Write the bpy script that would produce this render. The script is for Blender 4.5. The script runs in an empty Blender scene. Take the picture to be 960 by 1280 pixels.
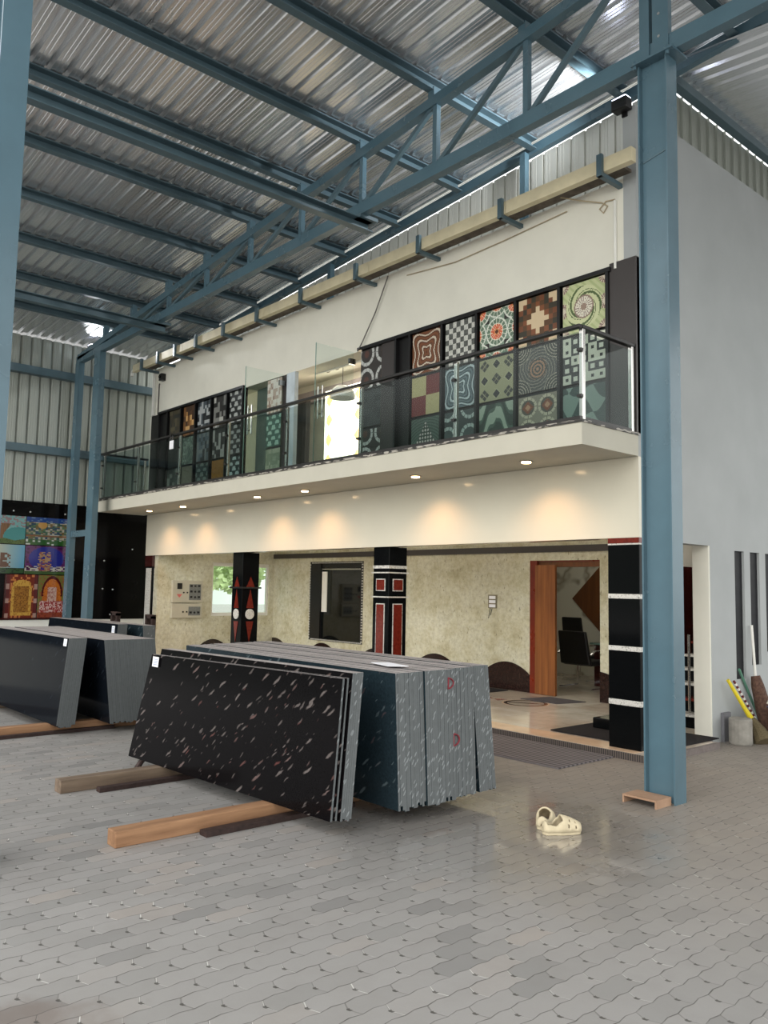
import bpy, bmesh, math, random
from mathutils import Vector, Matrix
random.seed(7)
sc = bpy.context.scene
COL = sc.collection
R = math.radians

# ------------------------------------------------------------------ helpers
def lin(c):
    return tuple(((x/255)/12.92 if x/255 <= .04045 else ((x/255+.055)/1.055)**2.4) for x in c[:3]) + (1,)

class MB:
    def __init__(s): s.v = []; s.f = []; s.m = []; s.cols = None
    def add(s, verts, faces, mi=0):
        b = len(s.v); s.v += [tuple(v) for v in verts]
        for f in faces: s.f.append([b+i for i in f]); s.m.append(mi)
        return s
    def hexa(s, p, mi=0):
        return s.add(p, [(0,3,2,1),(4,5,6,7),(0,1,5,4),(1,2,6,5),(2,3,7,6),(3,0,4,7)], mi)
    def box(s, x0, x1, y0, y1, z0, z1, mi=0):
        return s.hexa([(x0,y0,z0),(x1,y0,z0),(x1,y1,z0),(x0,y1,z0),(x0,y0,z1),(x1,y0,z1),(x1,y1,z1),(x0,y1,z1)], mi)
    def bar(s, p, q, w, h, up=(0,0,1), mi=0):
        p = Vector(p); q = Vector(q); d = (q-p).normalized(); u = Vector(up)
        a = d.cross(u)
        if a.length < 1e-4: a = d.cross(Vector((1,0,0)))
        a.normalize(); b = a.cross(d).normalized()
        a *= w/2; b *= h/2
        return s.hexa([p-a-b, p+a-b, p+a+b, p-a+b, q-a-b, q+a-b, q+a+b, q-a+b], mi)
    def tube(s, pts, r, n=8, mi=0):
        pts = [Vector(p) for p in pts]; rs = r if isinstance(r, (list, tuple)) else [r]*len(pts)
        b = len(s.v); prev = None
        for i, p in enumerate(pts):
            d = (pts[min(i+1, len(pts)-1)]-pts[max(i-1, 0)]).normalized()
            if prev is None:
                a = d.orthogonal().normalized()
            else:
                a = (prev - d*prev.dot(d))
                a = a.normalized() if a.length > 1e-5 else d.orthogonal().normalized()
            prev = a; c = d.cross(a)
            for k in range(n):
                t = 2*math.pi*k/n
                s.v.append(tuple(p+(a*math.cos(t)+c*math.sin(t))*rs[i]))
        for i in range(len(pts)-1):
            for k in range(n):
                k2 = (k+1) % n
                s.f.append([b+i*n+k, b+i*n+k2, b+(i+1)*n+k2, b+(i+1)*n+k]); s.m.append(mi)
        s.f.append([b+k for k in range(n)][::-1]); s.m.append(mi)
        s.f.append([b+(len(pts)-1)*n+k for k in range(n)]); s.m.append(mi)
        return s
    def lathe(s, c, prof, n=20, mi=0, axis='z'):
        b = len(s.v)
        for r, h in prof:
            for k in range(n):
                t = 2*math.pi*k/n; a, e = r*math.cos(t), r*math.sin(t)
                o = (a, e, h) if axis == 'z' else ((a, h, e) if axis == 'y' else (h, a, e))
                s.v.append((c[0]+o[0], c[1]+o[1], c[2]+o[2]))
        for i in range(len(prof)-1):
            for k in range(n):
                k2 = (k+1) % n
                s.f.append([b+i*n+k, b+i*n+k2, b+(i+1)*n+k2, b+(i+1)*n+k]); s.m.append(mi)
        s.f.append([b+k for k in range(n)][::-1]); s.m.append(mi)
        s.f.append([b+(len(prof)-1)*n+k for k in range(n)]); s.m.append(mi)
        return s
    def prism(s, poly, axis, c0, c1, mi=0):
        def P(a, b, c): return {'x': (c, a, b), 'y': (a, c, b), 'z': (a, b, c)}[axis]
        n = len(poly); b = len(s.v)
        s.v += [P(a, e, c0) for a, e in poly] + [P(a, e, c1) for a, e in poly]
        s.f.append([b+i for i in range(n)][::-1]); s.m.append(mi)
        s.f.append([b+n+i for i in range(n)]); s.m.append(mi)
        for i in range(n):
            j = (i+1) % n
            s.f.append([b+i, b+j, b+n+j, b+n+i]); s.m.append(mi)
        return s
    def strip(s, prof, fn0, fn1, mi=0):          # open sheet: profile points mapped by two functions
        b = len(s.v); n = len(prof)
        s.v += [fn0(*p) for p in prof] + [fn1(*p) for p in prof]
        for i in range(n-1):
            s.f.append([b+i, b+i+1, b+n+i+1, b+n+i]); s.m.append(mi)
        return s
    def build(s, name, mats, parent=None, bevel=0, smooth=False, loc=None, fix=True, seg=2):
        if not isinstance(mats, (list, tuple)): mats = [mats]
        if parent is not None: o0 = ORG[parent.name]
        elif loc is not None: o0 = Vector(loc)
        else:
            xs = [v[0] for v in s.v]; ys = [v[1] for v in s.v]; zs = [v[2] for v in s.v]
            o0 = Vector(((min(xs)+max(xs))/2, (min(ys)+max(ys))/2, min(zs)))
        me = bpy.data.meshes.new(name)
        me.from_pydata([tuple(Vector(v)-o0) for v in s.v], [], s.f)
        for m in mats: me.materials.append(m)
        for p, i in zip(me.polygons, s.m): p.material_index = i
        if fix:
            bm = bmesh.new(); bm.from_mesh(me); bmesh.ops.recalc_face_normals(bm, faces=bm.faces); bm.to_mesh(me); bm.free()
        if s.cols is not None:
            ca = me.color_attributes.new('Col', 'FLOAT_COLOR', 'CORNER')
            for p, c in zip(me.polygons, s.cols):
                for li in p.loop_indices: ca.data[li].color = c
        if smooth:
            for p in me.polygons: p.use_smooth = True
        o = bpy.data.objects.new(name, me); COL.objects.link(o)
        ORG[o.name] = o0
        if parent is not None: o.parent = parent
        else: o.location = o0
        if bevel:
            b = o.modifiers.new('bevel', 'BEVEL'); b.width = bevel; b.segments = seg; b.limit_method = 'ANGLE'
        return o
ORG = {}
def tag(o, label=None, cat=None, group=None, kind=None):
    if label: o['label'] = label
    if cat: o['category'] = cat
    if group: o['group'] = group
    if kind or label: o['kind'] = kind or 'thing'
    return o
def thing(name, label, cat, loc, group=None):
    o = bpy.data.objects.new(name, None); COL.objects.link(o); o.location = loc
    o.empty_display_size = .1
    ORG[o.name] = Vector(loc)
    return tag(o, label, cat, group)
def struct_root(name, label, loc):
    o = bpy.data.objects.new(name, None); COL.objects.link(o); o.location = loc; ORG[o.name] = Vector(loc); o['label'] = label; o['kind'] = 'structure'
    return o
def struct(mb, name, mats, **k):
    return tag(mb.build(name, mats, **k), kind='structure')
ORD = ['first','second','third','fourth','fifth','sixth','seventh','eighth','ninth','tenth','eleventh','twelfth']

# ------------------------------------------------------------------ materials
def nodes(name):
    m = bpy.data.materials.new(name); m.use_nodes = True
    nt = m.node_tree; nt.nodes.clear()
    out = nt.nodes.new('ShaderNodeOutputMaterial'); b = nt.nodes.new('ShaderNodeBsdfPrincipled')
    nt.links.new(b.outputs[0], out.inputs[0])
    return m, nt, b
def N(nt, t, **k):
    n = nt.nodes.new(t)
    for a, v in k.items():
        if a.startswith('i_'):
            key = a[2:]; key = int(key) if key.isdigit() else key.replace('_', ' ')
            n.inputs[key].default_value = v
        else: setattr(n, a, v)
    return n
def L(nt, a, b): nt.links.new(a, b)
def math_(nt, op, a, b=None, c=None):
    n = nt.nodes.new('ShaderNodeMath'); n.operation = op
    for i, v in enumerate((a, b, c)):
        if v is None: continue
        if isinstance(v, (int, float)): n.inputs[i].default_value = v
        else: nt.links.new(v, n.inputs[i])
    return n.outputs[0]
def mix(nt, fac, a, b):
    n = nt.nodes.new('ShaderNodeMix'); n.data_type = 'RGBA'
    for i, v in ((0, fac), (6, a), (7, b)):
        if isinstance(v, (int, float, tuple)): n.inputs[i].default_value = v
        else: nt.links.new(v, n.inputs[i])
    return n.outputs[2]
def ramp(nt, f, stops):
    n = nt.nodes.new('ShaderNodeValToRGB'); e = n.color_ramp.elements
    while len(e) < len(stops): e.new(.5)
    for el, (p, c) in zip(e, stops): el.position = p; el.color = c
    nt.links.new(f, n.inputs[0]); return n.outputs[0]
def coord(nt, kind='Object', scale=(1,1,1), rot=(0,0,0)):
    t = nt.nodes.new('ShaderNodeTexCoord'); mp = nt.nodes.new('ShaderNodeMapping')
    mp.inputs['Scale'].default_value = scale; mp.inputs['Rotation'].default_value = rot
    nt.links.new(t.outputs[kind], mp.inputs[0]); return mp.outputs[0]
def noise(nt, vec, scale, detail=4, rough=.55):
    n = nt.nodes.new('ShaderNodeTexNoise'); n.inputs['Scale'].default_value = scale
    n.inputs['Detail'].default_value = detail; n.inputs['Roughness'].default_value = rough
    nt.links.new(vec, n.inputs['Vector']); return n.outputs['Fac']
def bump(nt, b, h, strength=.3, dist=.01):
    n = nt.nodes.new('ShaderNodeBump'); n.inputs['Strength'].default_value = strength; n.inputs['Distance'].default_value = dist
    nt.links.new(h, n.inputs['Height']); nt.links.new(n.outputs[0], b.inputs['Normal'])

def mat(name, col, rough=.5, metal=0, var=.08, scale=6, col2=None, spec=.5, bmp=0, stretch=(1,1,1), coat=0, rvar=.1):
    m, nt, b = nodes(name); c = lin(col)
    v = coord(nt, scale=stretch); f = noise(nt, v, scale)
    c2 = lin(col2) if col2 else tuple(x*(1-var*2) for x in c[:3])+(1,)
    c1 = c if col2 else tuple(min(1, x*(1+var)) for x in c[:3])+(1,)
    L(nt, ramp(nt, f, [(.3, c1), (.7, c2)]), b.inputs['Base Color'])
    b.inputs['Metallic'].default_value = metal; b.inputs['Specular IOR Level'].default_value = spec
    r = math_(nt, 'MULTIPLY_ADD', f, rvar*2, rough-rvar); L(nt, math_(nt, 'MAXIMUM', r, .02), b.inputs['Roughness'])
    if coat: b.inputs['Coat Weight'].default_value = coat; b.inputs['Coat Roughness'].default_value = .05
    if bmp: bump(nt, b, noise(nt, v, scale*6), bmp)
    return m
def emit(name, col, s):
    m = bpy.data.materials.new(name); m.use_nodes = True; nt = m.node_tree; nt.nodes.clear()
    o = nt.nodes.new('ShaderNodeOutputMaterial'); e = nt.nodes.new('ShaderNodeEmission')
    e.inputs[0].default_value = lin(col); e.inputs[1].default_value = s; L(nt, e.outputs[0], o.inputs[0]); return m
def glass(name, tint, refl=.12, rough=.02):
    m = bpy.data.materials.new(name); m.use_nodes = True; nt = m.node_tree; nt.nodes.clear()
    o = nt.nodes.new('ShaderNodeOutputMaterial'); t = nt.nodes.new('ShaderNodeBsdfTransparent'); g = nt.nodes.new('ShaderNodeBsdfGlossy')
    t.inputs[0].default_value = (*tint, 1); g.inputs['Roughness'].default_value = rough
    lw = nt.nodes.new('ShaderNodeLayerWeight'); lw.inputs[0].default_value = .5
    f = math_(nt, 'MULTIPLY_ADD', math_(nt, 'POWER', lw.outputs['Facing'], 5), .3, refl*.3)
    mx = nt.nodes.new('ShaderNodeMixShader'); L(nt, f, mx.inputs[0]); L(nt, t.outputs[0], mx.inputs[1]); L(nt, g.outputs[0], mx.inputs[2])
    L(nt, mx.outputs[0], o.inputs[0]); return m
def speckle(name, base, stops, scale=60, rough=.15, scale2=3, amount=.5, spec=.5):
    m, nt, b = nodes(name); v = coord(nt)
    f = noise(nt, v, scale, 6, .7); g = noise(nt, v, scale2, 5, .6)
    a = ramp(nt, f, stops); L(nt, mix(nt, math_(nt, 'MULTIPLY', g, amount), a, lin(base)), b.inputs['Base Color'])
    b.inputs['Roughness'].default_value = rough; b.inputs['Specular IOR Level'].default_value = spec
    return m

M = {}
M['steel'] = mat('blue_steel_paint', (80,106,118), .26, 0, .05, 3, rvar=.06)
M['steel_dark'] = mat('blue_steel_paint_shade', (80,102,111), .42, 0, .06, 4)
M['bolt'] = mat('zinc_bolt', (190,190,188), .35, .8, .05)
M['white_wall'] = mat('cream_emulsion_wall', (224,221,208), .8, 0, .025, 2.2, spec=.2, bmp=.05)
M['shaded_wall'] = mat('shaded_emulsion_wall', (170,173,173), .8, 0, .03, 1.6, spec=.2, bmp=.05)  # darker base colour carries the shade on the side wall
M['fascia'] = mat('glossy_cream_cladding', (214,208,190), .14, 0, .015, 2, rvar=.02)
M['cream'] = mat('cream_soffit', (190,186,171), .7, 0, .02, 3)
M['white'] = mat('white_paint', (232,230,222), .6, 0, .02, 4)
M['gutter'] = mat('beige_gutter', (222,210,176), .6, 0, .06, 5)
M['gutter_soffit'] = mat('dusty_brown_board', (110,100,88), .8, 0, .2, 9)
M['black_gloss'] = speckle('black_polished_granite', (14,15,16), [(.35, lin((9,10,11))), (.62, lin((15,17,18))), (.75, lin((34,36,36)))], 90, .1, spec=.1)
M['black_clad'] = mat('black_granite_cladding', (10,9,9), .14, 0, .2, 5, rvar=.03, spec=.12)
M['black'] = mat('black_powder_coat', (17,16,17), .35, 0, .1)
M['rail'] = mat('dark_bronze_rail', (44,42,41), .35, .3, .08, 8)
M['dark_panel'] = mat('dark_brown_laminate', (62,57,56), .35, 0, .04, 3)
M['maroon'] = mat('polished_maroon_granite', (108,36,26), .14, 0, .15, 30, rvar=.02)
M['maroon_dark'] = mat('dark_maroon_granite', (62,25,23), .16, 0, .15, 30, rvar=.02)
M['white_granite'] = speckle('white_speckled_granite', (205,203,196), [(.36, lin((90,88,84))), (.5, lin((214,212,206))), (.7, lin((170,168,162)))], 40, .2, amount=.4)
M['arch'] = mat('dark_brown_granite', (44,30,27), .15, 0, .2, 25, rvar=.03)
M['steelss'] = mat('brushed_stainless', (196,194,190), .22, 1, .04, 20, stretch=(1,1,.1))
M['glass'] = glass('grey_green_rail_glass', (.76,.81,.8), .06)
M['glass_clear'] = glass('clear_door_glass', (.94,.97,.96), .08)
M['glass_edge'] = mat('glass_edge', (120,150,140), .15, 0, .02)
M['rubber'] = mat('cream_foam_rubber', (198,184,154), .7, 0, .05, 14, bmp=.05)
M['rubber_in'] = mat('dusty_foam_lining', (160,146,130), .8, 0, .1, 14)
M['wood_light'] = mat('fresh_pine_timber', (166,126,92), .7, 0, .1, 3, col2=(128,92,64), stretch=(6,.6,6), bmp=.1)
M['wood_grey'] = mat('weathered_timber', (128,110,92), .7, 0, .1, 3, col2=(92,76,62), stretch=(6,.6,6), bmp=.15)
M['rust'] = mat('rusty_iron', (54,38,34), .7, .2, .2, 20)
M['ply'] = mat('plywood', (176,142,116), .65, 0, .1, 4, col2=(150,118,94))
M['teak'] = mat('teak_veneer', (146,90,46), .35, 0, .1, 2.2, col2=(106,60,28), stretch=(8,8,.5))
M['red_wood'] = mat('red_polish_frame', (112,36,14), .3, 0, .1, 6)
M['brown_ven'] = mat('dark_walnut_veneer', (112,66,30), .4, 0, .1, 2, col2=(84,48,22), stretch=(6,6,.4))
M['paper'] = mat('white_paper_label', (236,236,240), .7, 0, .02)
M['label_ink'] = mat('blue_grey_print', (150,160,190), .7, 0, .02)
M['redpaint'] = mat('red_marker_paint', (120,32,44), .7, 0, .05)
M['mat_grey'] = mat('ribbed_grey_carpet', (84,80,82), .95, 0, .1, 120, spec=.1)
M['mat_dark'] = mat('charcoal_carpet', (44,42,43), .95, 0, .1, 120, spec=.1)
M['chair'] = mat('black_leather', (14,15,17), .4, 0, .1, 30)
M['chrome'] = mat('chrome', (220,220,222), .1, 1, .02)
M['panel_box'] = mat('cream_meter_box', (186,180,160), .5, 0, .03)
M['meter'] = mat('grey_meter', (120,122,118), .4, 0, .15, 40)
M['yellow'] = mat('yellow_plastic', (222,200,44), .5, 0, .04)
M['green'] = mat('green_plastic', (88,132,112), .5, 0, .04)
M['straw'] = mat('brown_straw', (104,92,66), .9, 0, .25, 40, stretch=(4,4,.4))
M['coir'] = mat('dark_brown_coir', (92,66,54), .9, 0, .25, 40)
M['concrete'] = mat('grey_concrete', (142,138,130), .85, 0, .12, 12, bmp=.2)
M['blue'] = mat('blue_plastic_tub', (24,42,104), .4, 0, .05)
M['plastic_white'] = mat('white_pvc', (224,222,214), .5, 0, .03)
M['cable'] = mat('beige_cable', (176,160,130), .6, 0, .05)
M['cable_dark'] = mat('grey_cable', (96,92,88), .6, 0, .05)
M['curtain'] = mat('charcoal_curtain', (52,52,56), .8, 0, .1)
M['frosted'] = glass('window_glass', (.9,.95,.9), .05, .1)
M['dark_glass'] = mat('dark_tinted_glass', (14,17,16), .05, 0, .05, rvar=.01)
M['leaf'] = mat('tree_leaves', (205,224,168), .6, 0, .2, 3)
M['bark'] = mat('tree_bark', (96,80,64), .9, 0, .2, 8)
M['lamp_glow'] = emit('downlight_lens', (255,214,160), 18)
M['room_glow'] = emit('ceiling_panel_lamp', (255,240,215), 9)
M['porch_glow'] = emit('porch_ceiling_lamp', (255,246,228), 11)
M['globe'] = mat('opal_glass_bowl', (240,240,240), .25, 0, .02)

def m_roof(name, col, metal, r):
    m, nt, b = nodes(name)
    v = coord(nt, scale=(.06,14,1)); f = noise(nt, v, 3, 2)
    f2 = noise(nt, coord(nt), 1.2, 2)
    c = lin(col)
    L(nt, ramp(nt, f, [(.3, tuple(x*.97 for x in c[:3])+(1,)), (.7, c)]), b.inputs['Base Color'])
    b.inputs['Metallic'].default_value = metal
    L(nt, math_(nt, 'MULTIPLY_ADD', f2, .16, r-.08), b.inputs['Roughness'])
    return m
M['roof'] = m_roof('galvalume_roof_sheet', (232,234,236), .8, .24)
M['wall_sheet'] = m_roof('grey_wall_sheet', (160,164,156), .35, .45)
M['strip_sheet'] = m_roof('pale_sheet', (206,206,198), .1, .5)

def m_paver():
    m, nt, b = nodes('zigzag_concrete_pavers')
    t = N(nt, 'ShaderNodeTexCoord'); sp = N(nt, 'ShaderNodeSeparateXYZ'); L(nt, t.outputs['Object'], sp.inputs[0])
    x, y = sp.outputs[0], sp.outputs[1]
    px, py = .108, .235
    def tri(v, per, ph=0):
        return math_(nt, 'PINGPONG', math_(nt, 'ADD', v, ph), per/2)
    xo = math_(nt, 'ADD', x, math_(nt, 'MULTIPLY', tri(y, py/2), .17))
    row = math_(nt, 'FLOOR', math_(nt, 'DIVIDE', xo, px))
    off = math_(nt, 'MULTIPLY', math_(nt, 'MODULO', math_(nt, 'ABSOLUTE', row), 2), py/2)
    fx = math_(nt, 'FRACT', math_(nt, 'DIVIDE', xo, px))
    yo = math_(nt, 'ADD', math_(nt, 'ADD', y, off), math_(nt, 'MULTIPLY', tri(fx, .98), .045))
    bl = math_(nt, 'FLOOR', math_(nt, 'DIVIDE', yo, py))
    def edge(v, per):
        fr = math_(nt, 'FRACT', math_(nt, 'DIVIDE', v, per))
        return math_(nt, 'MULTIPLY', math_(nt, 'MINIMUM', fr, math_(nt, 'SUBTRACT', 1, fr)), per)
    e1, e2 = edge(xo, px), edge(yo, py)
    jn = noise(nt, t.outputs['Object'], 7, 2)
    def line(e, lo, amp):
        w = math_(nt, 'MULTIPLY_ADD', jn, amp, lo)
        k = N(nt, 'ShaderNodeMapRange', interpolation_type='SMOOTHSTEP'); L(nt, e, k.inputs[0]); L(nt, math_(nt, 'MULTIPLY', w, .3), k.inputs[2]); L(nt, w, k.inputs[1]); return k.outputs[0]
    l1, l2 = line(e1, .0004, .0052), line(e2, .0002, .0062)
    cx = N(nt, 'ShaderNodeCombineXYZ'); L(nt, row, cx.inputs[0]); L(nt, bl, cx.inputs[1])
    wn = N(nt, 'ShaderNodeTexWhiteNoise'); L(nt, cx.outputs[0], wn.inputs[0])
    P_ = t.outputs['Object']
    big = noise(nt, P_, .5, 4); mid = noise(nt, P_, 3.5, 5); fine = noise(nt, P_, 130, 3)
    c = ramp(nt, wn.outputs[0], [(0, lin((126,124,122))), (.1, lin((138,136,133))), (.3, lin((145,142,139))), (.9, lin((151,148,145))), (1, lin((156,148,141)))])
    def near(cx_, cy_, r0, r1):
        d = N(nt, 'ShaderNodeVectorMath', operation='DISTANCE'); L(nt, P_, d.inputs[0]); d.inputs[1].default_value = (cx_, cy_, 0)
        k = N(nt, 'ShaderNodeMapRange', interpolation_type='SMOOTHSTEP'); L(nt, math_(nt, 'ADD', d.outputs['Value'], math_(nt, 'MULTIPLY_ADD', mid, 1.2, -.6)), k.inputs[0]); k.inputs[1].default_value = r1; k.inputs[2].default_value = r0; return k.outputs[0]
    c = mix(nt, ramp(nt, big, [(.35, (0,0,0,1)), (.65, (.4,.4,.4,1))]), c, lin((142,139,135)))
    c = mix(nt, math_(nt, 'MULTIPLY', near(-2.9, 7.0, 1.2, 4.2), .6), c, lin((138,124,108)))
    c = mix(nt, ramp(nt, mid, [(.45, (0,0,0,1)), (.8, (.3,.3,.3,1))]), c, lin((122,116,110)))
    c = mix(nt, math_(nt, 'MULTIPLY', near(-3.05, 1.0, .1, .5), .6), c, lin((104,88,78)))
    c = mix(nt, math_(nt, 'MULTIPLY', fine, .2), c, lin((112,110,107)))
    dot = math_(nt, 'MULTIPLY', math_(nt, 'LESS_THAN', e2, .0075), math_(nt, 'LESS_THAN', math_(nt, 'ABSOLUTE', math_(nt, 'SUBTRACT', fx, .5)), .1))
    c = mix(nt, math_(nt, 'MULTIPLY', l2, math_(nt, 'MULTIPLY_ADD', wn.outputs[0], .5, .32)), c, mix(nt, math_(nt, 'GREATER_THAN', wn.outputs[0], .72), lin((96,92,88)), lin((206,203,197))))
    jf = math_(nt, 'MAXIMUM', math_(nt, 'MULTIPLY', l1, math_(nt, 'MULTIPLY_ADD', jn, 1.4, -.05)), math_(nt, 'MULTIPLY', dot, .85))
    L(nt, mix(nt, jf, c, lin((66,62,58))), b.inputs['Base Color'])
    wr = math_(nt, 'MULTIPLY', near(-3.75, 4.3, .5, 1.6), math_(nt, 'MULTIPLY_ADD', wn.outputs[0], .45, .55))
    L(nt, math_(nt, 'MULTIPLY_ADD', wr, -.46, math_(nt, 'MULTIPLY_ADD', mid, .2, .45)), b.inputs['Roughness'])
    h = math_(nt, 'SUBTRACT', math_(nt, 'ADD', math_(nt, 'MULTIPLY', fine, .1), math_(nt, 'MULTIPLY', wn.outputs[0], .2)), math_(nt, 'MAXIMUM', l1, math_(nt, 'MAXIMUM', l2, dot)))
    L(nt, math_(nt, 'MULTIPLY', wr, .9), b.inputs['Coat Weight']); b.inputs['Coat Roughness'].default_value = .05; b.inputs['Coat IOR'].default_value = 1.6
    bump(nt, b, h, .45, .005)
    return m
M['paver'] = m_paver()

def m_slab(name, base, fleck, fc, tint_rough=.1, dens=.62):
    m, nt, b = nodes(name)
    t = N(nt, 'ShaderNodeTexCoord'); oi = N(nt, 'ShaderNodeObjectInfo')
    ad = N(nt, 'ShaderNodeVectorMath', operation='ADD'); L(nt, t.outputs['Object'], ad.inputs[0])
    cm = N(nt, 'ShaderNodeCombineXYZ'); L(nt, math_(nt, 'MULTIPLY', oi.outputs['Random'], 20), cm.inputs[0]); L(nt, cm.outputs[0], ad.inputs[1])
    def fl(ang, sx, sz, scale, thr, size):
        mp = N(nt, 'ShaderNodeMapping'); mp.inputs['Rotation'].default_value = (0, ang, 0); mp2 = N(nt, 'ShaderNodeMapping'); mp2.inputs['Scale'].default_value = (sx, .01, sz)
        nz = N(nt, 'ShaderNodeTexNoise'); nz.inputs['Scale'].default_value = 14; L(nt, ad.outputs[0], nz.inputs['Vector'])
        vm = N(nt, 'ShaderNodeVectorMath', operation='MULTIPLY_ADD'); L(nt, nz.outputs['Color'], vm.inputs[0]); vm.inputs[1].default_value = (.035,.0,.035); L(nt, ad.outputs[0], vm.inputs[2])
        L(nt, vm.outputs[0], mp.inputs[0]); L(nt, mp.outputs[0], mp2.inputs[0])
        vo = N(nt, 'ShaderNodeTexVoronoi'); vo.inputs['Scale'].default_value = scale; L(nt, mp2.outputs[0], vo.inputs['Vector'])
        s2 = N(nt, 'ShaderNodeSeparateColor'); L(nt, vo.outputs['Color'], s2.inputs[0])
        on = math_(nt, 'GREATER_THAN', s2.outputs[0], thr)
        rad = math_(nt, 'MULTIPLY_ADD', s2.outputs[1], size, size*.5)
        k = N(nt, 'ShaderNodeMapRange'); L(nt, math_(nt, 'DIVIDE', vo.outputs['Distance'], rad), k.inputs[0])
        k.inputs[1].default_value = 1; k.inputs[2].default_value = .55
        return math_(nt, 'MULTIPLY', on, k.outputs[0]), s2.outputs[2]
    a, ca = fl(R(36), 8, 38, 1.0, dens, .32)
    b2, cb = fl(R(44), 12, 50, 1.0, .84, .34)
    fac = math_(nt, 'MAXIMUM', a, math_(nt, 'MULTIPLY', b2, .7))
    fcol = ramp(nt, ca, [(0, lin(fc)), (.7, lin(tuple(min(255, x*1.1) for x in fc))), (1, lin((int(fc[0]*.95), int(fc[1]*.62), int(fc[2]*.6))))])
    gr = noise(nt, t.outputs['Object'], 60, 3)
    bc = mix(nt, gr, lin(base), lin(tuple(x*1.7+3 for x in base)))
    L(nt, mix(nt, math_(nt, 'MULTIPLY', fac, fleck), bc, fcol), b.inputs['Base Color'])
    L(nt, math_(nt, 'MULTIPLY_ADD', noise(nt, t.outputs['Object'], 2.5, 3), .1, tint_rough-.05), b.inputs['Roughness']); b.inputs['Specular IOR Level'].default_value = .07
    return m
M['slab_face'] = m_slab('polished_black_granite_with_pale_flecks', (9,8,9), .5, (124,115,112), .14, .7)
M['slab_plain'] = m_slab('polished_blue_black_granite', (10,13,17), .12, (70,80,90), .1, .8)
M['slab_plain'].node_tree.nodes['Principled BSDF'].inputs['Specular IOR Level'].default_value = .025
M['slab_green'] = m_slab('polished_dark_green_grey_granite', (22,30,34), .35, (120,134,138), .18, .7)
def m_edge(name, col, fleck):
    m, nt, b = nodes(name); t = N(nt, 'ShaderNodeTexCoord'); oi = N(nt, 'ShaderNodeObjectInfo')
    g = N(nt, 'ShaderNodeNewGeometry')
    c = lin(col)
    nz = noise(nt, g.outputs['Position'], 26, 5, .65)
    mp = N(nt, 'ShaderNodeMapping'); mp.inputs['Rotation'].default_value = (R(-58), 0, 0); mp0 = N(nt, 'ShaderNodeMapping'); mp0.inputs['Scale'].default_value = (1, 15, 52); L(nt, g.outputs['Position'], mp.inputs[0]); L(nt, mp.outputs[0], mp0.inputs[0]); mp = mp0
    vo = N(nt, 'ShaderNodeTexVoronoi'); vo.inputs['Scale'].default_value = 1; L(nt, mp.outputs[0], vo.inputs['Vector'])
    s2 = N(nt, 'ShaderNodeSeparateColor'); L(nt, vo.outputs['Color'], s2.inputs[0])
    fl = math_(nt, 'MULTIPLY', math_(nt, 'GREATER_THAN', s2.outputs[0], .66), math_(nt, 'LESS_THAN', vo.outputs['Distance'], .3))
    bc = mix(nt, nz, tuple(x*.78 for x in c[:3])+(1,), tuple(x*1.2 for x in c[:3])+(1,))
    bc = mix(nt, math_(nt, 'MULTIPLY', fl, fleck), bc, lin((188,194,196)))
    rv = math_(nt, 'MULTIPLY_ADD', oi.outputs['Random'], .1, .95)
    vm = N(nt, 'ShaderNodeVectorMath', operation='SCALE'); L(nt, bc, vm.inputs[0]); L(nt, rv, vm.inputs[3])
    L(nt, vm.outputs[0], b.inputs['Base Color']); b.inputs['Roughness'].default_value = .7
    bump(nt, b, nz, .4, .006)
    return m
M['slab_edge'] = m_edge('sawn_grey_granite_edge', (93,97,98), .3)
M['slab_edge2'] = m_edge('sawn_dark_grey_granite_edge', (86,90,91), .06)
M['slab_top'] = mat('dusty_granite_top', (168,160,157), .85, 0, .12, 18)

def m_wallstone():
    m, nt, b = nodes('beige_grey_polished_granite')
    v = coord(nt); a = noise(nt, v, 2.6, 8, .7); c = noise(nt, v, 14, 5, .7); d = noise(nt, coord(nt, scale=(1,1,.45)), 26, 3, .6)
    col = ramp(nt, a, [(.3, lin((178,168,138))), (.46, lin((204,199,172))), (.58, lin((214,211,190))), (.74, lin((188,182,156)))])
    col = mix(nt, ramp(nt, c, [(.42, (0,0,0,1)), (.68, (.5,.5,.5,1))]), col, lin((158,150,124)))
    col = mix(nt, ramp(nt, d, [(.62, (0,0,0,1)), (.72, (.75,.75,.75,1))]), col, lin((92,84,68)))
    L(nt, col, b.inputs['Base Color']); b.inputs['Roughness'].default_value = .08; b.inputs['Specular IOR Level'].default_value = 1.0
    return m
M['stone'] = m_wallstone()
def m_marble(name, base, vein, sc_=1.6):
    m, nt, b = nodes(name); v = coord(nt)
    n1 = noise(nt, v, sc_, 4, .5); w = math_(nt, 'ABSOLUTE', math_(nt, 'SUBTRACT', n1, .5))
    L(nt, ramp(nt, w, [(0, lin(vein)), (.018, lin(base)), (1, lin(base))]), b.inputs['Base Color']); b.inputs['Roughness'].default_value = .12
    return m
M['marble'] = m_marble('white_veined_marble', (206,206,194), (150,144,128), .55)
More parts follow.
